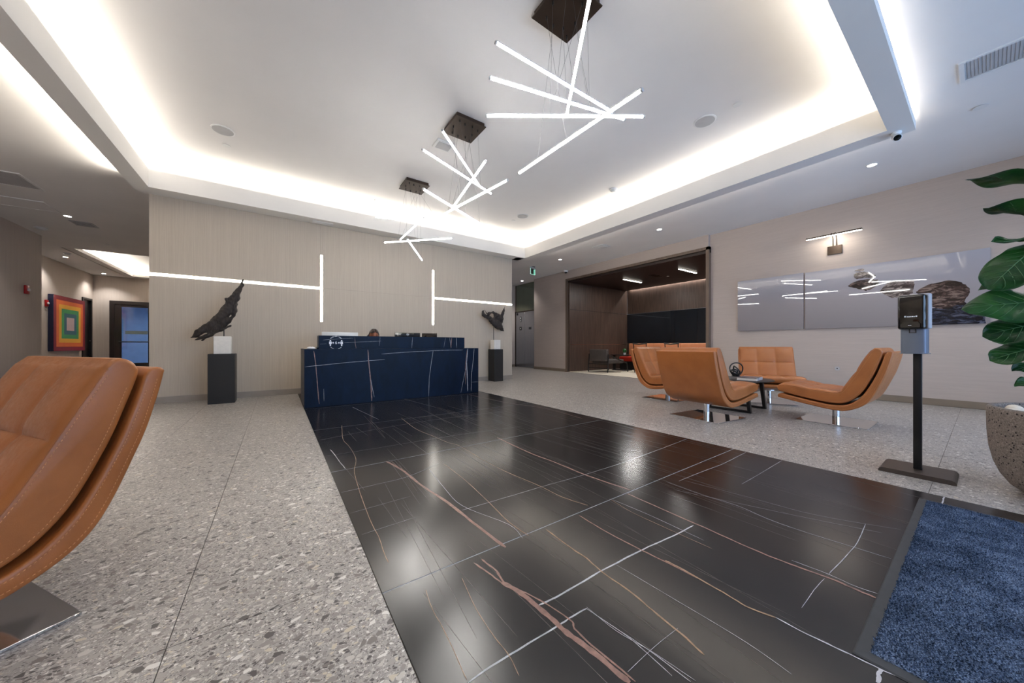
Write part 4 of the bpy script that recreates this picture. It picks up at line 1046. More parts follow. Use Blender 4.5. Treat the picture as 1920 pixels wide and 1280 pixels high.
hb.to_mesh(body.data); hb.free(); body.data.polygons.foreach_set('use_smooth', [True] * len(body.data.polygons))
# hair: two swept-back halves with a parting between, and a low knot
for s in (-1, 1):
    hm = bmesh.new(); bmesh.ops.create_uvsphere(hm, u_segments=40, v_segments=28, radius=1.0)
    bmesh.ops.delete(hm, geom=[v for v in hm.verts if s * v.co.x < 0.015 or (v.co.y < -0.1 and v.co.z < 0.42 + 0.40 * (1 - abs(v.co.x))) or v.co.z < -0.45], context='VERTS')
    for v in hm.verts:
        d = v.co.copy(); e = d.normalized() * (0.010 + 0.004 * math.sin(50 * d.x + 9 * d.z))
        v.co = HC + tilt @ (headpt(d) + e)
    me = bpy.data.meshes.new('hair'); hm.to_mesh(me); hm.free(); me.materials.append(MT['hair']); me.polygons.foreach_set('use_smooth', [True] * len(me.polygons))
    h = link('hair', me, P); sd = h.modifiers.new('thick', 'SOLIDIFY'); sd.thickness = 0.008; sd.offset = 0
mb = MB(); bmesh.ops.create_uvsphere(mb.bm, u_segments=20, v_segments=14, radius=0.042)
for v in mb.bm.verts: v.co = v.co * (1 + 0.08 * math.sin(60 * v.co.z + 40 * v.co.x)) + Vector((-0.062, -0.06, 1.055))
mb.build('hair_knot', 'hair', P, smooth=True)
for s in (-1, 1):
    mb = MB(); bmesh.ops.create_uvsphere(mb.bm, u_segments=14, v_segments=10, radius=0.0115)
    for v in mb.bm.verts: v.co = v.co + HC + tilt @ Vector((s * 0.027, -0.080, 0.002))
    mb.build('eye', 'white', P, smooth=True)
sv, se, sr = [], [], []
vv, ee, rr = sv, se, sr
p0 = chain(None, [(0, 0.02, 0.56, 0.138)]); p1 = chain(p0, [(0, 0.02, 0.68, 0.126), (0, -0.02, 0.82, 0.137), (0, -0.05, 0.915, 0.085)])
for s in (-1, 1): chain(2, [(s * 0.165, -0.02, 0.885, 0.073), (s * 0.215, -0.06, 0.79, 0.058), (s * 0.235, -0.10, 0.68, 0.050), (s * 0.20, -0.20, 0.735, 0.046)])
skin('blouse', sv, se, sr, 'shirt', P)
sv, se, sr = [], [], []
vv, ee, rr = sv, se, sr
chain(None, [(0, 0.02, 0.545, 0.136)])
for s in (-1, 1): chain(0, [(s * 0.09, -0.05, 0.535, 0.102), (s * 0.115, -0.26, 0.54, 0.087), (s * 0.12, -0.43, 0.53, 0.072), (s * 0.12, -0.45, 0.42, 0.066), (s * 0.12, -0.43, 0.25, 0.057), (s * 0.12, -0.43, 0.10, 0.050)])
skin('trousers', sv, se, sr, 'trouser', P)

# ------------------------------------------------------------------ plinths and driftwood
def plinth(label, x0, y0, x1, y1, h):
    t = thing('plinth', label, 'plinth', ((x0 + x1) / 2, (y0 + y1) / 2, 0))
    w, d = (x1 - x0) / 2, (y1 - y0) / 2
    MB().box(-w, -d, 0.0, w, d, h - 0.004, 0.003, 1).build('body', 'plinth', t)
    MB().box(-w + 0.002, -d + 0.002, h - 0.004, w - 0.002, d - 0.002, h).build('top_panel', 'plinth', t)
plinth('tall black plinth under the large driftwood, left of the desk', -0.865, 6.78, -0.545, 7.08, 0.765)
plinth('tall black plinth under the small driftwood, right of the desk', 4.395, 7.00, 4.655, 7.29, 0.80)
def rough(mb, seed, amp):
    r2 = random.Random(seed); ph = [r2.uniform(0, 6.28) for _ in range(9)]
    bmesh.ops.recalc_face_normals(mb.bm, faces=mb.bm.faces[:]); mb.bm.normal_update()
    for v in mb.bm.verts:
        x, y, z = v.co
        n = (math.sin(38 * x + 21 * z + ph[0]) * math.sin(44 * y + ph[1]) + 0.7 * math.sin(70 * z - 47 * x + ph[2]) + 0.6 * math.sin(95 * y + 60 * x + ph[3]) * math.sin(88 * z + ph[4]))
        v.co += v.normal * amp * n
def dense(ch, step=0.012):
    """resample (x, z, r) chain with a Catmull-Rom curve"""
    P = [Vector(p) for p in ch]; out = []
    for i in range(len(P) - 1):
        a, b, c, d = P[max(i - 1, 0)], P[i], P[i + 1], P[min(i + 2, len(P) - 1)]
        k = max(2, int((c - b).length / step))
        for j in range(k):
            u = j / k
            out.append(0.5 * ((2 * b) + (c - a) * u + (2 * a - 5 * b + 4 * c - d) * u * u + (3 * b - a - 3 * c + d) * u ** 3))
    out.append(P[-1]); return out
def driftwood_thing(label, chains, y, base, bx, bw, bh, rodtop, seed, flat=0.75):
    t = thing('driftwood_sculpture', label, 'sculpture', (bx, y, base))
    MB().box(-bw / 2, -bw / 2, 0, bw / 2, bw / 2, bh, 0.003, 1).build('base_block', 'whiteblk', t)
    MB().tube([(rodtop[0] - bx, 0, bh), (rodtop[0] - bx, 0, rodtop[1] - base)], 0.007, 8).build('rod', 'black', t)
    mb = MB()
    for k, ch in enumerate(chains):
        D = dense(ch); yo = 0.012 * math.sin(2.1 * k)
        mb.tube([(p[0] - bx, yo + 0.02 * math.sin(9 * p[1] + k), p[1] - base) for p in D], [max(0.002, p[2] * 1.16) for p in D], 14)
    for v in mb.bm.verts: v.co.y *= flat
    rough(mb, seed, 0.0075)
    mb.build('driftwood', 'driftwood', t, smooth=True)
driftwood_thing('large blackened driftwood sculpture leaning up to the left light line', DW1, 6.93, 0.765, -0.70, 0.205, 0.275, (-0.69, 1.20), 5)
driftwood_thing('small blackened driftwood sculpture with a round hole, right of the desk', DW2, 7.15, 0.80, 4.52, 0.185, 0.235, (4.47, 1.50), 9, 0.6)

# ------------------------------------------------------------------ leather lounge chairs (local +y is the way a chair faces)
def smooth2(pts, step=0.012):
    P = [Vector((a, b)) for a, b in pts]; out = []
    for i in range(len(P) - 1):
        a, b, c, d = P[max(i - 1, 0)], P[i], P[i + 1], P[min(i + 2, len(P) - 1)]
        k = max(2, int((c - b).length / step))
        for j in range(k):
            u = j / k
            out.append(0.5 * ((2 * b) + (c - a) * u + (2 * a - 5 * b + 4 * c - d) * u * u + (3 * b - a - 3 * c + d) * u ** 3))
    out.append(P[-1]); return out
def lofted(mb, loop, w, r, nx, disp=None):
    """closed profile loop (y, z) carried across the width w with rounded ends of radius r"""
    n = len(loop); cen = []
    nor = []
    for i in range(n):
        t = (loop[(i + 1) % n] - loop[i - 1]).normalized(); nor.append(Vector((-t.y, t.x)))
    area_ = sum(loop[i].x * loop[(i + 1) % n].y - loop[(i + 1) % n].x * loop[i].y for i in range(n))
    sg = 1 if area_ > 0 else -1                                        # inward normal
    xs = []
    for k in range(6): a = PI / 2 * k / 5; xs.append((-w / 2 + r * (1 - math.sin(a)) if 0 else -w / 2 + r * (1 - math.cos(a)), r * (1 - math.sin(a))))
    inner = [(-w / 2 + r + (w - 2 * r) * k / nx, 0.0) for k in range(1, nx)]
    xs = xs + inner + [(-a, b) for a, b in xs[::-1]]
    rings = []
    for x, ins in xs:
        ring = []
        for i in range(n):
            p = loop[i] + nor[i] * sg * ins
            if disp: p = p - nor[i] * sg * disp(i, x)
            ring.append(mb.bm.verts.new((x, p.x, p.y)))
        rings.append(ring)
    for A, B in zip(rings, rings[1:]):
        for i in range(n): mb.bm.faces.new((A[i], A[(i + 1) % n], B[(i + 1) % n], B[i]))
    mb.bm.faces.new(rings[0][::-1]); mb.bm.faces.new(rings[-1])
# profiles measured from the chair's middle post: y forward, z up
SEAT = [(0.445, 0.425), (0.40, 0.436), (0.30, 0.428), (0.15, 0.405), (0.0, 0.388), (-0.075, 0.388)]
BACK = [(-0.105, 0.405), (-0.16, 0.50), (-0.235, 0.655), (-0.305, 0.80), (-0.330, 0.85)]
TOPR = [(-0.345, 0.868), (-0.375, 0.873), (-0.402, 0.860), (-0.415, 0.838), (-0.418, 0.812)]
GAP = [(-0.424, 0.815), (-0.395, 0.70), (-0.345, 0.55), (-0.26, 0.37), (-0.155, 0.268), (-0.03, 0.246), (0.17, 0.272), (0.43, 0.325)]
OUT = [(0.455, 0.262), (0.17, 0.210), (-0.04, 0.180), (-0.170, 0.194), (-0.312, 0.300), (-0.417, 0.545), (-0.462, 0.70), (-0.488, 0.822)]
CW = 0.74
def make_chair(label, group):
    t = thing('lounge_chair', label, 'chair', (0, 0, 0), 0, group)
    s1 = smooth2(SEAT); s2 = smooth2(BACK); s3 = smooth2(TOPR + [(a + 0.006, b + 0.010) for a, b in GAP[1:]])
    front = smooth2([(0.43, 0.335), (0.458, 0.350), (0.462, 0.395), (0.445, 0.425)])
    loop = s1 + s2 + s3[1:-1] + front[:-1]
    n1, n2, n3 = len(s1), len(s2), len(s3) - 1
    xa = (-0.123, 0.123)
    def cell(x): 
        e = [-CW / 2 + 0.012, xa[0], xa[1], CW / 2 - 0.012]
        for a, b in zip(e, e[1:]):
            if a <= x <= b: return (x - a) / (b - a)
        return 0.0
    def puff(u): return max(0.0, math.sin(PI * min(1, max(0, u)))) ** 0.45
    def disp(i, x):
        if i < n1: v = i / (n1 - 1) * 2
        elif i < n1 + n2: v = (i - n1) / (n2 - 1) * 2
        else: return 0.0
        vv_ = v % 1.0 if 0 < v < 2 else 0.0
        d = 0.020 * puff(cell(x)) * puff(vv_)
        for xs in xa: d -= 0.009 * math.exp(-((x - xs) / 0.02) ** 2 - ((v - 1.0) / 0.10) ** 2)
        return d - 0.006
    mb = MB(); lofted(mb, loop, CW - 0.004, 0.016, 60, disp)
    cu = mb.build('cushion', 'leather', t, smooth='auto')
    so = [p - Vector((0.006, 0.010)) for p in smooth2(GAP)]
    top = smooth2([(-0.488, 0.822), (-0.478, 0.834), (-0.455, 0.834), (-0.436, 0.82)])
    endc = smooth2([(0.425, 0.314), (0.448, 0.305), (0.460, 0.285), (0.455, 0.262)])
    loop2 = smooth2(OUT)[:-1] + top[:-1] + so[:-1] + endc[:-1]
    mb = MB(); lofted(mb, loop2, CW, 0.012, 10)
    sh = mb.build('shell', 'leather', t, smooth='auto')
    # seam cords and stitches along both side faces
    inn = [p for p in s1 + s2]; innoff = []
    cs = MB(); ss = MB()
    def run(path, off, mbx, x, dash=None, r=0.0012):
        Q = []
        for i, p in enumerate(path):
            tt = (path[min(i + 1, len(path) - 1)] - path[max(i - 1, 0)]).normalized()
            Q.append(p + Vector((tt.y, -tt.x)) * off)
        if dash is None:
            mbx.tube([(x, q.x, q.y) for q in Q[::2]], r, 6)
        else:
            acc = 0.0; pos = Q[0]
            for a, b in zip(Q, Q[1:]):
                L = (b - a).length; d = 0.0
                while acc + (L - d) >= dash:
                    d += dash - acc; acc = 0.0
                    c = a.lerp(b, d / L); tt = (b - a).normalized() * dash * 0.32
                    p0 = Vector((x, c.x - tt.x, c.y - tt.y)); p1 = Vector((x, c.x + tt.x, c.y + tt.y))
                    mbx.tube([p0, p1], r, 5)
                acc += L - d
    path_in = [p for p in s1[3:] + s2[:-2]][::-1]
    path_gap = [p for p in s3[12:-4]]
    path_out = smooth2(OUT)[2:-3]
    for s in (-1, 1):
        x = s * (CW / 2 - 0.0025)
        run(path_in, 0.016 if True else 0, cs, x, None, 0.0016)
        run(path_in, 0.026, ss, x + s * 0.0005, 0.0115, 0.0011)
        run(path_gap, -0.020, ss, x + s * 0.0005, 0.0115, 0.0011)
        run([p for p in so[4:-6]], 0.016, ss, x + s * 0.003, 0.0115, 0.0011)
        run(path_out[::-1], -0.018, ss, x + s * 0.003, 0.0115, 0.0011)
    cs.build('seam_cord', 'leather', cu, smooth=True)
    ss.build('stitching', 'thread', cu, smooth=True, kind='stuff')
    # base
    MB().lathe([(0.034, 0.0105), (0.034, 0.21)], 32).build('post', 'chrome', t)
    MB().lathe([(0.055, 0.172), (0.09, 0.182), (0.09, 0.196)], 28).build('swivel_plate', 'chrome', t)
    MB().box(-0.305, -0.305, 0.0, 0.305, 0.305, 0.0105, 0.0015, 1).build('base_plate', 'chrome', t)
    MB().tube([(0.10, 0.10, 0.19), (0.20, 0.16, 0.165), (0.26, 0.17, 0.17)], 0.007, 8).build('release_lever', 'chrome', t)
    return t
G = 'cognac leather lounge chairs'
c0 = make_chair('large cognac leather lounge chair in the left foreground, cut by the picture edge', G)
fA = Vector((-0.83, -0.56)); c0.location = (-0.957, 1.821, 0); c0.rotation_euler = (0, 0, math.atan2(-fA.x, fA.y))
c1 = dup(c0, (4.44, 2.03, 0), -PI / 2 - 0.11, 'cognac leather lounge chair showing its smooth orange back, nearest the black floor', G)
dup(c0, (5.42, 3.10, 0), PI, 'cognac leather lounge chair half hidden behind the one showing its back', G)
dup(c0, (6.45, 2.00, 0), PI / 2 + 0.45, 'cognac leather lounge chair with tufted back facing the room, under the small art panel', G)
dup(c0, (5.42, 1.02, 0), 0.0, 'cognac leather lounge chair in profile right of the table, beside the sanitiser stand', G)
c0.scale = (1.0, 1.0, 0.98)

# ------------------------------------------------------------------ coffee table and what lies on it
TX, TY = 5.38, 2.05
t = thing('coffee_table', 'round black coffee table between the leather chairs', 'table', (TX, TY, 0))
MB().lathe([(0.30, 0.395), (0.415, 0.408), (0.43, 0.416), (0.43, 0.420), (0.425, 0.423)], 64).build('tabletop', 'black', t)
for s in (-1, 1):
    x = 0.26 * s
    for q in (-1, 1):
        mb = MB(); mb.prism([(q * 0.23, 0.40), (q * 0.185, 0.40), (q * 0.235, 0.0), (q * 0.272, 0.0)], lambda a, b, d: Vector((x + d, a, b)), -0.022, 0.022)
        mb.build('leg', 'black', t)
    MB().box(x - 0.022, -0.235, 0.0, x + 0.022, 0.235, 0.03).build('foot_rail', 'black', t)
MB().box(-0.26, -0.02, 0.37, 0.26, 0.02, 0.397).build('cross_bar', 'black', t)
t = thing('coffee_table_book', 'thick grey and white hardback book lying on the coffee table', 'book', (5.34, 1.88, 0.4235), 0.12)
MB().box(-0.155, -0.115, 0.0, 0.155, 0.115, 0.003).build('back_board', 'bookwhite', t)
MB().box(-0.150, -0.110, 0.003, 0.152, 0.110, 0.035).build('page_block', 'paper', t)
MB().box(-0.155, -0.115, 0.035, 0.155, 0.115, 0.038).build('front_board', 'bookgrey', t)
MB().box(-0.06, -0.1185, 0.0, 0.157, -0.1115, 0.038, 0.001, 1).build('spine', 'bookwhite', t)
t = thing('knot_sculpture', 'black looping knot sculpture on the coffee table book', 'sculpture', (5.29, 2.03, 0.4615))
def loop(cx_, cy_, cz_, R, rx, ry_, rz_, rad, e=1.0):
    M_ = Matrix.Translation((cx_, cy_, cz_)) @ Matrix.Rotation(rz_, 4, 'Z') @ Matrix.Rotation(rx, 4, 'X') @ Matrix.Rotation(ry_, 4, 'Y')
    pts = [M_ @ Vector((R * math.cos(a), R * e * math.sin(a), 0.010 * math.sin(2 * a))) for a in [2 * PI * k / 40 for k in range(40)]]
    MB().tube(pts, rad, 10, closed=True).build('loop', 'black', t, smooth=True)
loop(0.02, 0.0, 0.098, 0.092, PI / 2, 0.0, -0.6, 0.0085)
loop(-0.015, -0.01, 0.085, 0.075, 1.2, 0.5, 0.3, 0.0085, 0.85)
loop(-0.04, 0.02, 0.060, 0.068, 0.7, -0.3, 1.0, 0.0085, 0.8)
loop(0.0, 0.0, 0.055, 0.072, 0.5, 0.5, -0.5, 0.0085, 0.7)
loop(-0.05, 0.0, 0.068, 0.05, 1.3, 0.1, -0.7, 0.0085, 0.6)
MB().lathe([(0.045, 0.0), (0.05, 0.01), (0.03, 0.03)], 20).build('foot', 'black', t)

# ------------------------------------------------------------------ art panels and picture light on the right wall
def artpanel(label, y0, y1, z0, z1):
    t = thing('art_panel', label, 'art panel', (8.08, (y0 + y1) / 2, (z0 + z1) / 2))
    MB().box(-0.030, -(y1 - y0) / 2, -(z1 - z0) / 2, -0.004, (y1 - y0) / 2, (z1 - z0) / 2, 0.0015, 1).build('acrylic_sheet', 'artglass', t)
    MB().box(-0.004, -(y1 - y0) / 2 + 0.15, -(z1 - z0) / 2 + 0.12, 0.0, (y1 - y0) / 2 - 0.15, (z1 - z0) / 2 - 0.12).build('hanging_frame', 'grille', t)
    return t
artpanel('small plain grey glossy art panel left of the rock panel', 1.962, 3.05, 1.203, 2.256)
ta = artpanel('wide glossy art panel with dark rocks in pale water', -0.04, 1.938, 1.203, 2.250)
yc, zc = (-0.04 + 1.938) / 2, (1.203 + 2.250) / 2
for k, (nm, mat) in enumerate((('dark', 'sea'), ('three', 'rockdark'), ('two', 'rock'), ('low', 'rockdark'), ('mid', 'rock'), ('stack top', 'rock'))):
    poly = ROCKS[nm]
    pts = [(a - yc, b - zc) for a, b in poly]
    q = []
    for i, p in enumerate(pts):                                       # jagged printed outline
        a = Vector(p); b = Vector(pts[(i + 1) % len(pts)]); q.append(tuple(a))
        for u in (0.33, 0.66):
            c = a.lerp(b, u); q.append((c.x + vr.uniform(-0.006, 0.006), c.y + vr.uniform(-0.006, 0.006)))
    mb = MB(); xk = -0.0302 - 0.0003 * k
    mb.prism(q, lambda a, b, d: Vector((xk - d, a, max(-0.5225, b))), 0, 0.0003)
    mb.build('printed_rock' if nm != 'dark' else 'printed_water', mat, ta, smooth=False)
t = thing('picture_light', 'slim bronze picture light with glowing bar above the art panels', 'wall light', (8.08, 1.535, 2.585))
MB().box(-0.025, -0.095, -0.075, 0.0, 0.095, 0.075, 0.003, 1).build('backplate', 'bronze', t)
for s in (-1, 1):
    MB().tube([(-0.012, s * 0.022, 0.07), (-0.02, s * 0.022, 0.20), (-0.05, s * 0.022, 0.262), (-0.10, s * 0.022, 0.285), (-0.15, s * 0.022, 0.265)], 0.007, 8).build('arm', 'bronze', t)
MB().box(-0.175, -0.36, 0.238, -0.135, 0.36, 0.262, 0.004, 1).build('bar_housing', 'bronze', t)
MB().box(-0.170, -0.355, 0.228, -0.140, 0.355, 0.238, 0.002, 1).build('diffuser', 'E_strip', t)
area('picture_lamp', (7.925, 1.535, 2.805), (0.35, 0, -1), 0.02, 0.68, 1.6, WARM)
bpy.data.objects['picture_lamp'].rotation_euler = Vector((0.5, 0, -1)).to_track_quat('-Z', 'Y').to_euler()
# small wall sensor
t = thing('wall_sensor', 'small round grey cover on the right wall below the small art panel', 'wall cover', (8.08, 1.505, 0.49))
MB().tube([(0.0, 0, 0), (-0.008, 0, 0)], 0.035, 20).build('cover', 'grille', t)
MB().tube([(-0.008, 0, 0), (-0.010, 0, 0)], 0.010, 12).build('screw_cap', 'dark', t)

# ------------------------------------------------------------------ hand sanitiser stand
SA = 0.0
t = thing('sanitiser_stand', 'black floor stand with hand sanitiser dispenser near the entrance mat', 'sanitiser stand', (3.69, 0.275, 0.0), 0.0)
mb = MB()
prof = [(-0.17, 0.0), (-0.17, 0.014), (-0.162, 0.025), (-0.15, 0.03), (0.15, 0.03), (0.162, 0.025), (0.17, 0.014), (0.17, 0.0)]
mb.prism(prof, lambda a, b, d: Vector((d, a, b)), -0.15, 0.15); mb.build('base_plate', 'darkbrown', t)
MB().box(-0.020, -0.020, 0.03, 0.020, 0.020, 1.20, 0.004, 2).build('post', 'black', t)
RZ = Matrix.Rotation(math.radians(-12), 4, 'Z')
def rot(mb):
    for v in mb.bm.verts: v.co = RZ @ v.co
    return mb
rot(MB().box(-0.045, -0.068, 1.012, 0.0, 0.068, 1.258, 0.010, 3)).build('back_housing', 'greyplast', t)
rot(MB().box(-0.110, -0.064, 1.010, -0.040, 0.066, 1.250, 0.016, 4)).build('dispenser_cover', 'blackgloss', t)
mb = MB(); mb.prism([(-0.045, 1.022), (0.045, 1.022), (0.045, 1.045), (0.034, 1.062), (-0.034, 1.062), (-0.045, 1.045)], lambda a, b, d: Vector((d, a, b)), -0.118, -0.106)
rot(mb).build('nozzle_hood', 'blackgloss', t)
mb = MB()
for k, (a, w) in enumerate(((0.026, 0.009), (0.015, 0.006), (0.007, 0.006), (-0.001, 0.006), (-0.009, 0.006), (-0.017, 0.006), (-0.026, 0.007))):
    mb.box(-0.1106, a - w / 2, 1.094, -0.1098, a + w / 2, 1.101 + (0.003 if k in (0, 6) else 0))
rot(mb).build('maker_mark', 'decal', t, smooth=False)
rot(MB().box(-0.119, -0.006, 1.036, -0.1175, 0.010, 1.039)).build('status_light', 'decal', t)
mb = MB()
arc = [(-0.055, -0.060), (-0.075, -0.058), (-0.085, -0.045), (-0.088, 0.0), (-0.085, 0.045), (-0.075, 0.058), (-0.055, 0.060), (-0.055, 0.056), (-0.072, 0.053), (-0.081, 0.043), (-0.084, 0.0), (-0.081, -0.043), (-0.072, -0.053), (-0.055, -0.056)]
mb.prism(arc, lambda a, b, d: Vector((a, b, d)), 0.846, 1.010); rot(mb).build('drip_shield', 'tray', t)
rot(MB().box(-0.087, -0.062, 0.840, 0.0, 0.062, 0.847, 0.003, 1)).build('drip_shelf', 'tray', t)
rot(MB().box(-0.057, -0.058, 0.846, -0.020, 0.058, 1.010)).build('bracket_plate', 'tray', t)
rot(MB().box(-0.0915, 0.010, 0.985, -0.086, 0.014, 1.010).box(-0.0915, -0.020, 0.985, -0.086, -0.016, 1.010).box(-0.0915, -0.016, 0.985, -0.086, 0.010, 0.989)).build('clip', 'black', t)

# ------------------------------------------------------------------ entrance mat
t = thing('entrance_mat', 'navy blue carpet mat with black rubber edge on the black floor by the entrance', 'mat', (2.23, -0.42, 0.0008))
x0, x1, y0, y1 = -0.855, 0.855, -0.64, 0.645; b = 0.034
def bev_border():
    mb = MB()
    pts = [(x0, y0), (x1, y0), (x1, y1), (x0, y1)]; pin = [(x0 + b, y0 + b), (x1 - b, y0 + b), (x1 - b, y1 - b), (x0 + b, y1 - b)]
    A = [mb.bm.verts.new((x, y, 0.0)) for x, y in pts]; A2 = [mb.bm.verts.new((x + (0.004 if x < 0 else -0.004), y + (0.004 if y < 0 else -0.004), 0.0035)) for x, y in pts]
    B = [mb.bm.verts.new((x, y, 0.0065)) for x, y in pin]; C = [mb.bm.verts.new((x, y, 0.0)) for x, y in pin]
    for P, Q in ((A, A2), (A2, B), (B, C)):
        for k in range(4): mb.bm.faces.new((P[k], P[(k + 1) % 4], Q[(k + 1) % 4], Q[k]))
    return mb
bev_border().build('rubber_edge', 'rubber', t, smooth=False)
MB().box(x0 + b, y0 + b, 0.0, x1 - b, y1 - b, 0.0075).build('backing', 'pile', t, smooth=False)
nr = np.random.RandomState(4); n = 60000
px = nr.uniform(x0 + b - 0.002, x1 - b + 0.002, n); py = y1 - b + 0.002 - (y1 - y0 - 2 * b) * nr.uniform(0, 1, n) ** 1.25
an = nr.uniform(0, 2 * PI, n); hw = nr.uniform(0.0016, 0.0030, n); hh = nr.uniform(0.004, 0.0075, n); lx = nr.normal(0, 0.0025, n); ly = nr.normal(0, 0.0025, n)
Vv = np.zeros((n, 3, 3)); Vv[:, 0] = np.stack([px - np.cos(an) * hw, py - np.sin(an) * hw, np.full(n, 0.007)], 1)
Vv[:, 1] = np.stack([px + np.cos(an) * hw, py + np.sin(an) * hw, np.full(n, 0.007)], 1); Vv[:, 2] = np.stack([px + lx, py + ly, 0.007 + hh], 1)
me = bpy.data.meshes.new('carpet_pile'); me.vertices.add(3 * n); me.loops.add(3 * n); me.polygons.add(n)
me.vertices.foreach_set('co', Vv.reshape(-1)); me.loops.foreach_set('vertex_index', np.arange(3 * n)); me.polygons.foreach_set('loop_start', np.arange(0, 3 * n, 3))
me.update(); me.validate(); me.materials.append(MT['pile'])
link('carpet_pile', me, t, kind='stuff')

# ------------------------------------------------------------------ planter with fiddle-leaf fig
CX, CYY = 3.755, -0.388
t = thing('planter', 'round grey speckled concrete planter at the right picture edge', 'planter', (CX, CYY, 0.0))
MB().lathe([(0.22, 0.0), (0.262, 0.010), (0.305, 0.045), (0.338, 0.10), (0.362, 0.17), (0.378, 0.26), (0.385, 0.36), (0.387, 0.46), (0.387, 0.505), (0.384, 0.516), (0.376, 0.52),
            (0.358, 0.52), (0.351, 0.515), (0.348, 0.48), (0.346, 0.43)], 96).build('pot', 'concrete', t, smooth=True)
MB().lathe([(0.345, 0.44), (0.345, 0.455)], 48).build('soil', 'soil', t)
pr_ = random.Random(12)
k = 0
pm = []
for q in range(4):
    mb = MB(); bmesh.ops.create_icosphere(mb.bm, subdivisions=3, radius=1.0)
    ph = pr_.uniform(0, 6)
    for v in mb.bm.verts: v.co *= 1 + 0.07 * math.sin(2.3 * v.co.x + ph) + 0.06 * math.cos(2.9 * v.co.y - ph)
    pm.append(mb.mesh('pebble', 'pebble', True))
for ring, (R, cnt) in enumerate(((0.292, 15), (0.205, 10))):
    for j in range(cnt):
        a = 2 * PI * (j + 0.5 * ring) / cnt + pr_.uniform(-0.06, 0.06)
        o = link('pebble', pm[k % 4], None); k += 1
        sx, sy, sz = pr_.uniform(0.042, 0.048), pr_.uniform(0.036, 0.041), pr_.uniform(0.026, 0.032)
        o.scale = (sx, sy, sz); o.location = (CX + R * math.cos(a), CYY + R * math.sin(a), 0.456 + sz); o.rotation_euler = (0, 0, pr_.uniform(0, 3))
        tag(o, 'pale rounded pebble on the soil in the concrete planter', 'pebble', 'pale pebbles in the planter')
t = thing('fiddle_leaf_fig', 'tall fiddle-leaf fig with broad glossy leaves growing in the concrete planter', 'plant', (CX, CYY, 0.456))
stem = [(0, 0, 0.0), (0.01, 0.0, 0.3), (-0.01, 0.01, 0.7), (0.01, 0.02, 1.1), (0.0, 0.0, 1.5), (0.01, -0.01, 1.85)]
MB().tube(stem, [0.022, 0.020, 0.018, 0.015, 0.011, 0.006], 14).build('trunk', 'bark', t, smooth=True)
def leaf(base, tip, nrm, width, droop=0.05, fold=0.18, wave=0.022, seed=0, lab=None):
    base = Vector(base); tip = Vector(tip); ax = tip - base; L = ax.length; ax.normalize()
    nrm = Vector(nrm); nrm = (nrm - ax * nrm.dot(ax)).normalized(); sd = ax.cross(nrm)
    r3 = random.Random(seed); ph = r3.uniform(0, 6)
    nu, nv = 26, 6
    def prof(u):
        return max(0.0, math.sin(PI * min(1.0, u ** 0.82)) ** 0.62 * (0.50 + 0.62 * u - 0.16 * math.exp(-((u - 0.42) / 0.12) ** 2)))
    def P(u, v):
        w = width / 2 * prof(u) * (1.0 if 0 < u < 1 else 0.0)
        h = -droop * (u - 0.5) ** 2 * 4 * L + droop * L + abs(v) ** 1.3 * w * fold + wave * math.sin(11 * u + ph + (2 if v > 0 else 0)) * v * v
        h += 0.006 * math.cos(2 * PI * 7 * (u - 0.22 * abs(v))) * (1 - abs(v)) * (abs(v) > 0.05) * min(1, w / 0.05)
        return base + ax * (L * u) + sd * (w * v) + nrm * h
    mb = MB(); grid = [[mb.bm.verts.new(P(i / nu, j / nv)) for j in range(-nv, nv + 1)] for i in range(1, nu)]
    for A, B in zip(grid, grid[1:]):
        for j in range(2 * nv): mb.bm.faces.new((A[j], A[j + 1], B[j + 1], B[j]))
    T = mb.bm.verts.new(P(1, 0)); Bv = mb.bm.verts.new(P(0, 0))
    for j in range(2 * nv):
        mb.bm.faces.new((grid[-1][j], grid[-1][j + 1], T)); mb.bm.faces.new((grid[0][j + 1], grid[0][j], Bv))
    bmesh.ops.solidify(mb.bm, geom=mb.bm.faces[:], thickness=0.0012)
    lo = mb.build('leaf', 'leaf', t, smooth=True)
    mb = MB(); mb.tube([P(i / 20, 0) + nrm * 0.0022 for i in range(0, 20)], [0.0042 - 0.0034 * i / 20 for i in range(20)], 6)
    for i in range(3, 17, 2):
        for s in (-1, 1):
            mb.tube([P(min(0.97, i / 20 + 0.22 * q), s * q) + nrm * 0.0018 for q in (0.0, 0.3, 0.6, 0.88)], [0.0018, 0.0014, 0.0011, 0.0006], 5)
    mb.build('veins', 'leafrib', lo, smooth=True)
    a = Vector((0.0, 0.0, base.z - 0.06))
    MB().tube([a, (a + base) / 2 + Vector((0, 0, 0.02)), base + ax * 0.01], [0.005, 0.004, 0.0035], 8).build('stalk', 'leafrib', t, smooth=True)
def WL(bx, by, bz, tx, ty, tz, nrm, width, **k):
    o = Vector((CX, CYY, 0.456)); leaf(Vector((bx, by, bz)) - o, Vector((tx, ty, tz)) - o, nrm, width, **k)
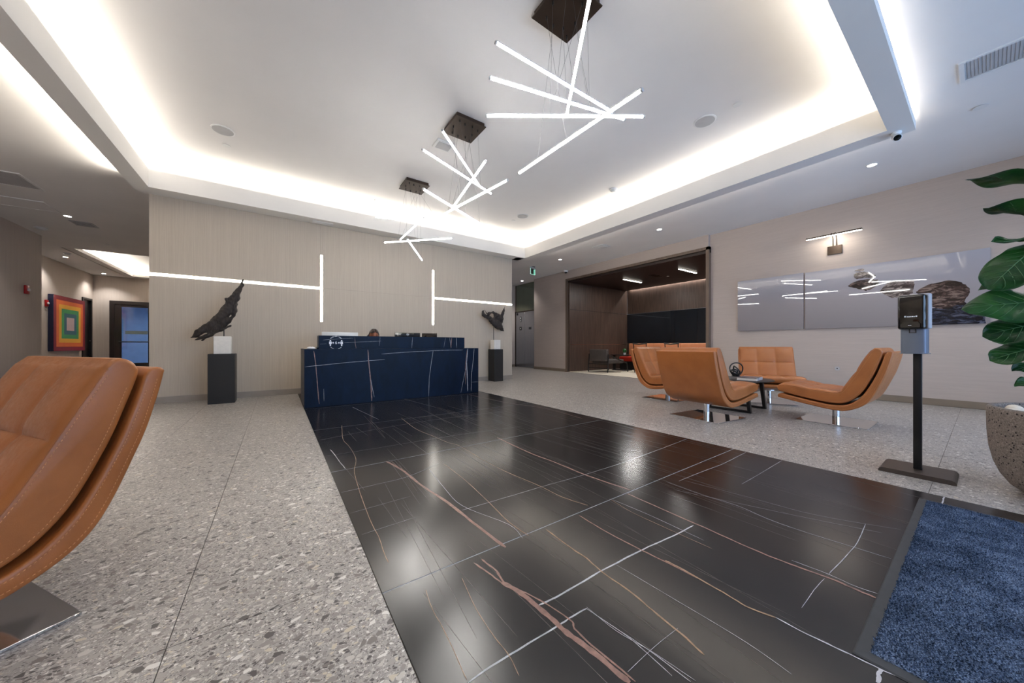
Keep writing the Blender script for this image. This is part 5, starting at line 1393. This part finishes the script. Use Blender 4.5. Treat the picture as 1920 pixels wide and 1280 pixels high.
# the leaves reaching into the picture, from the top down
WL(3.86, -0.34, 1.80, 3.74, 0.080, 2.000, (0.05, 0.0, 1), 0.25, droop=0.04, fold=0.10, seed=1)
WL(3.86, -0.34, 1.56, 3.75, 0.010, 1.79, (0.0, 0.0, 1), 0.24, droop=0.03, fold=0.35, wave=0.03, seed=2)
WL(3.86, -0.34, 1.49, 3.75, -0.020, 1.565, (-0.45, 0.2, 1), 0.20, droop=0.02, fold=0.3, wave=0.02, seed=3)
WL(3.86, -0.22, 1.56, 3.74, -0.01, 1.255, (-1, 0.1, 0.35), 0.29, droop=0.06, fold=-0.12, seed=4)
WL(3.92, -0.28, 1.37, 3.88, 0.030, 1.270, (-0.8, 0.0, 0.7), 0.17, droop=0.05, fold=0.15, seed=5)
WL(3.84, -0.36, 1.15, 3.70, 0.092, 1.135, (-1, -0.1, 0.75), 0.33, droop=0.06, fold=-0.10, seed=6)
WL(3.86, -0.30, 1.06, 3.74, 0.012, 0.955, (-1, 0.0, 0.5), 0.25, droop=0.08, fold=-0.12, seed=7)
WL(3.86, -0.30, 0.93, 3.74, -0.015, 0.800, (-0.9, 0.2, 0.8), 0.23, droop=0.05, fold=0.15, seed=8)
WL(3.88, -0.28, 0.82, 3.78, -0.095, 0.735, (-0.9, 0.2, 0.8), 0.12, droop=0.05, seed=9)
WL(3.88, -0.27, 0.70, 3.78, -0.105, 0.640, (-0.9, 0.2, 0.8), 0.11, droop=0.05, seed=10)
# the rest of the crown, turned away from the picture
for i in range(22):
    a = -PI * 0.30 - 2.4 * i; a = (a % (2 * PI))
    if 0.5 < a < 3.4: a += PI
    z = 0.75 + 1.5 * i / 22; r0, r1 = 0.07, 0.36
    c, s_ = math.cos(a), math.sin(a)
    WL(CX + r0 * c, CYY + r0 * s_, z, CX + r1 * c, CYY + r1 * s_, z + pr_.uniform(-0.10, 0.06), (0.1 * c, 0.1 * s_, 1), pr_.uniform(0.15, 0.2), droop=0.08, fold=0.2, seed=20 + i)
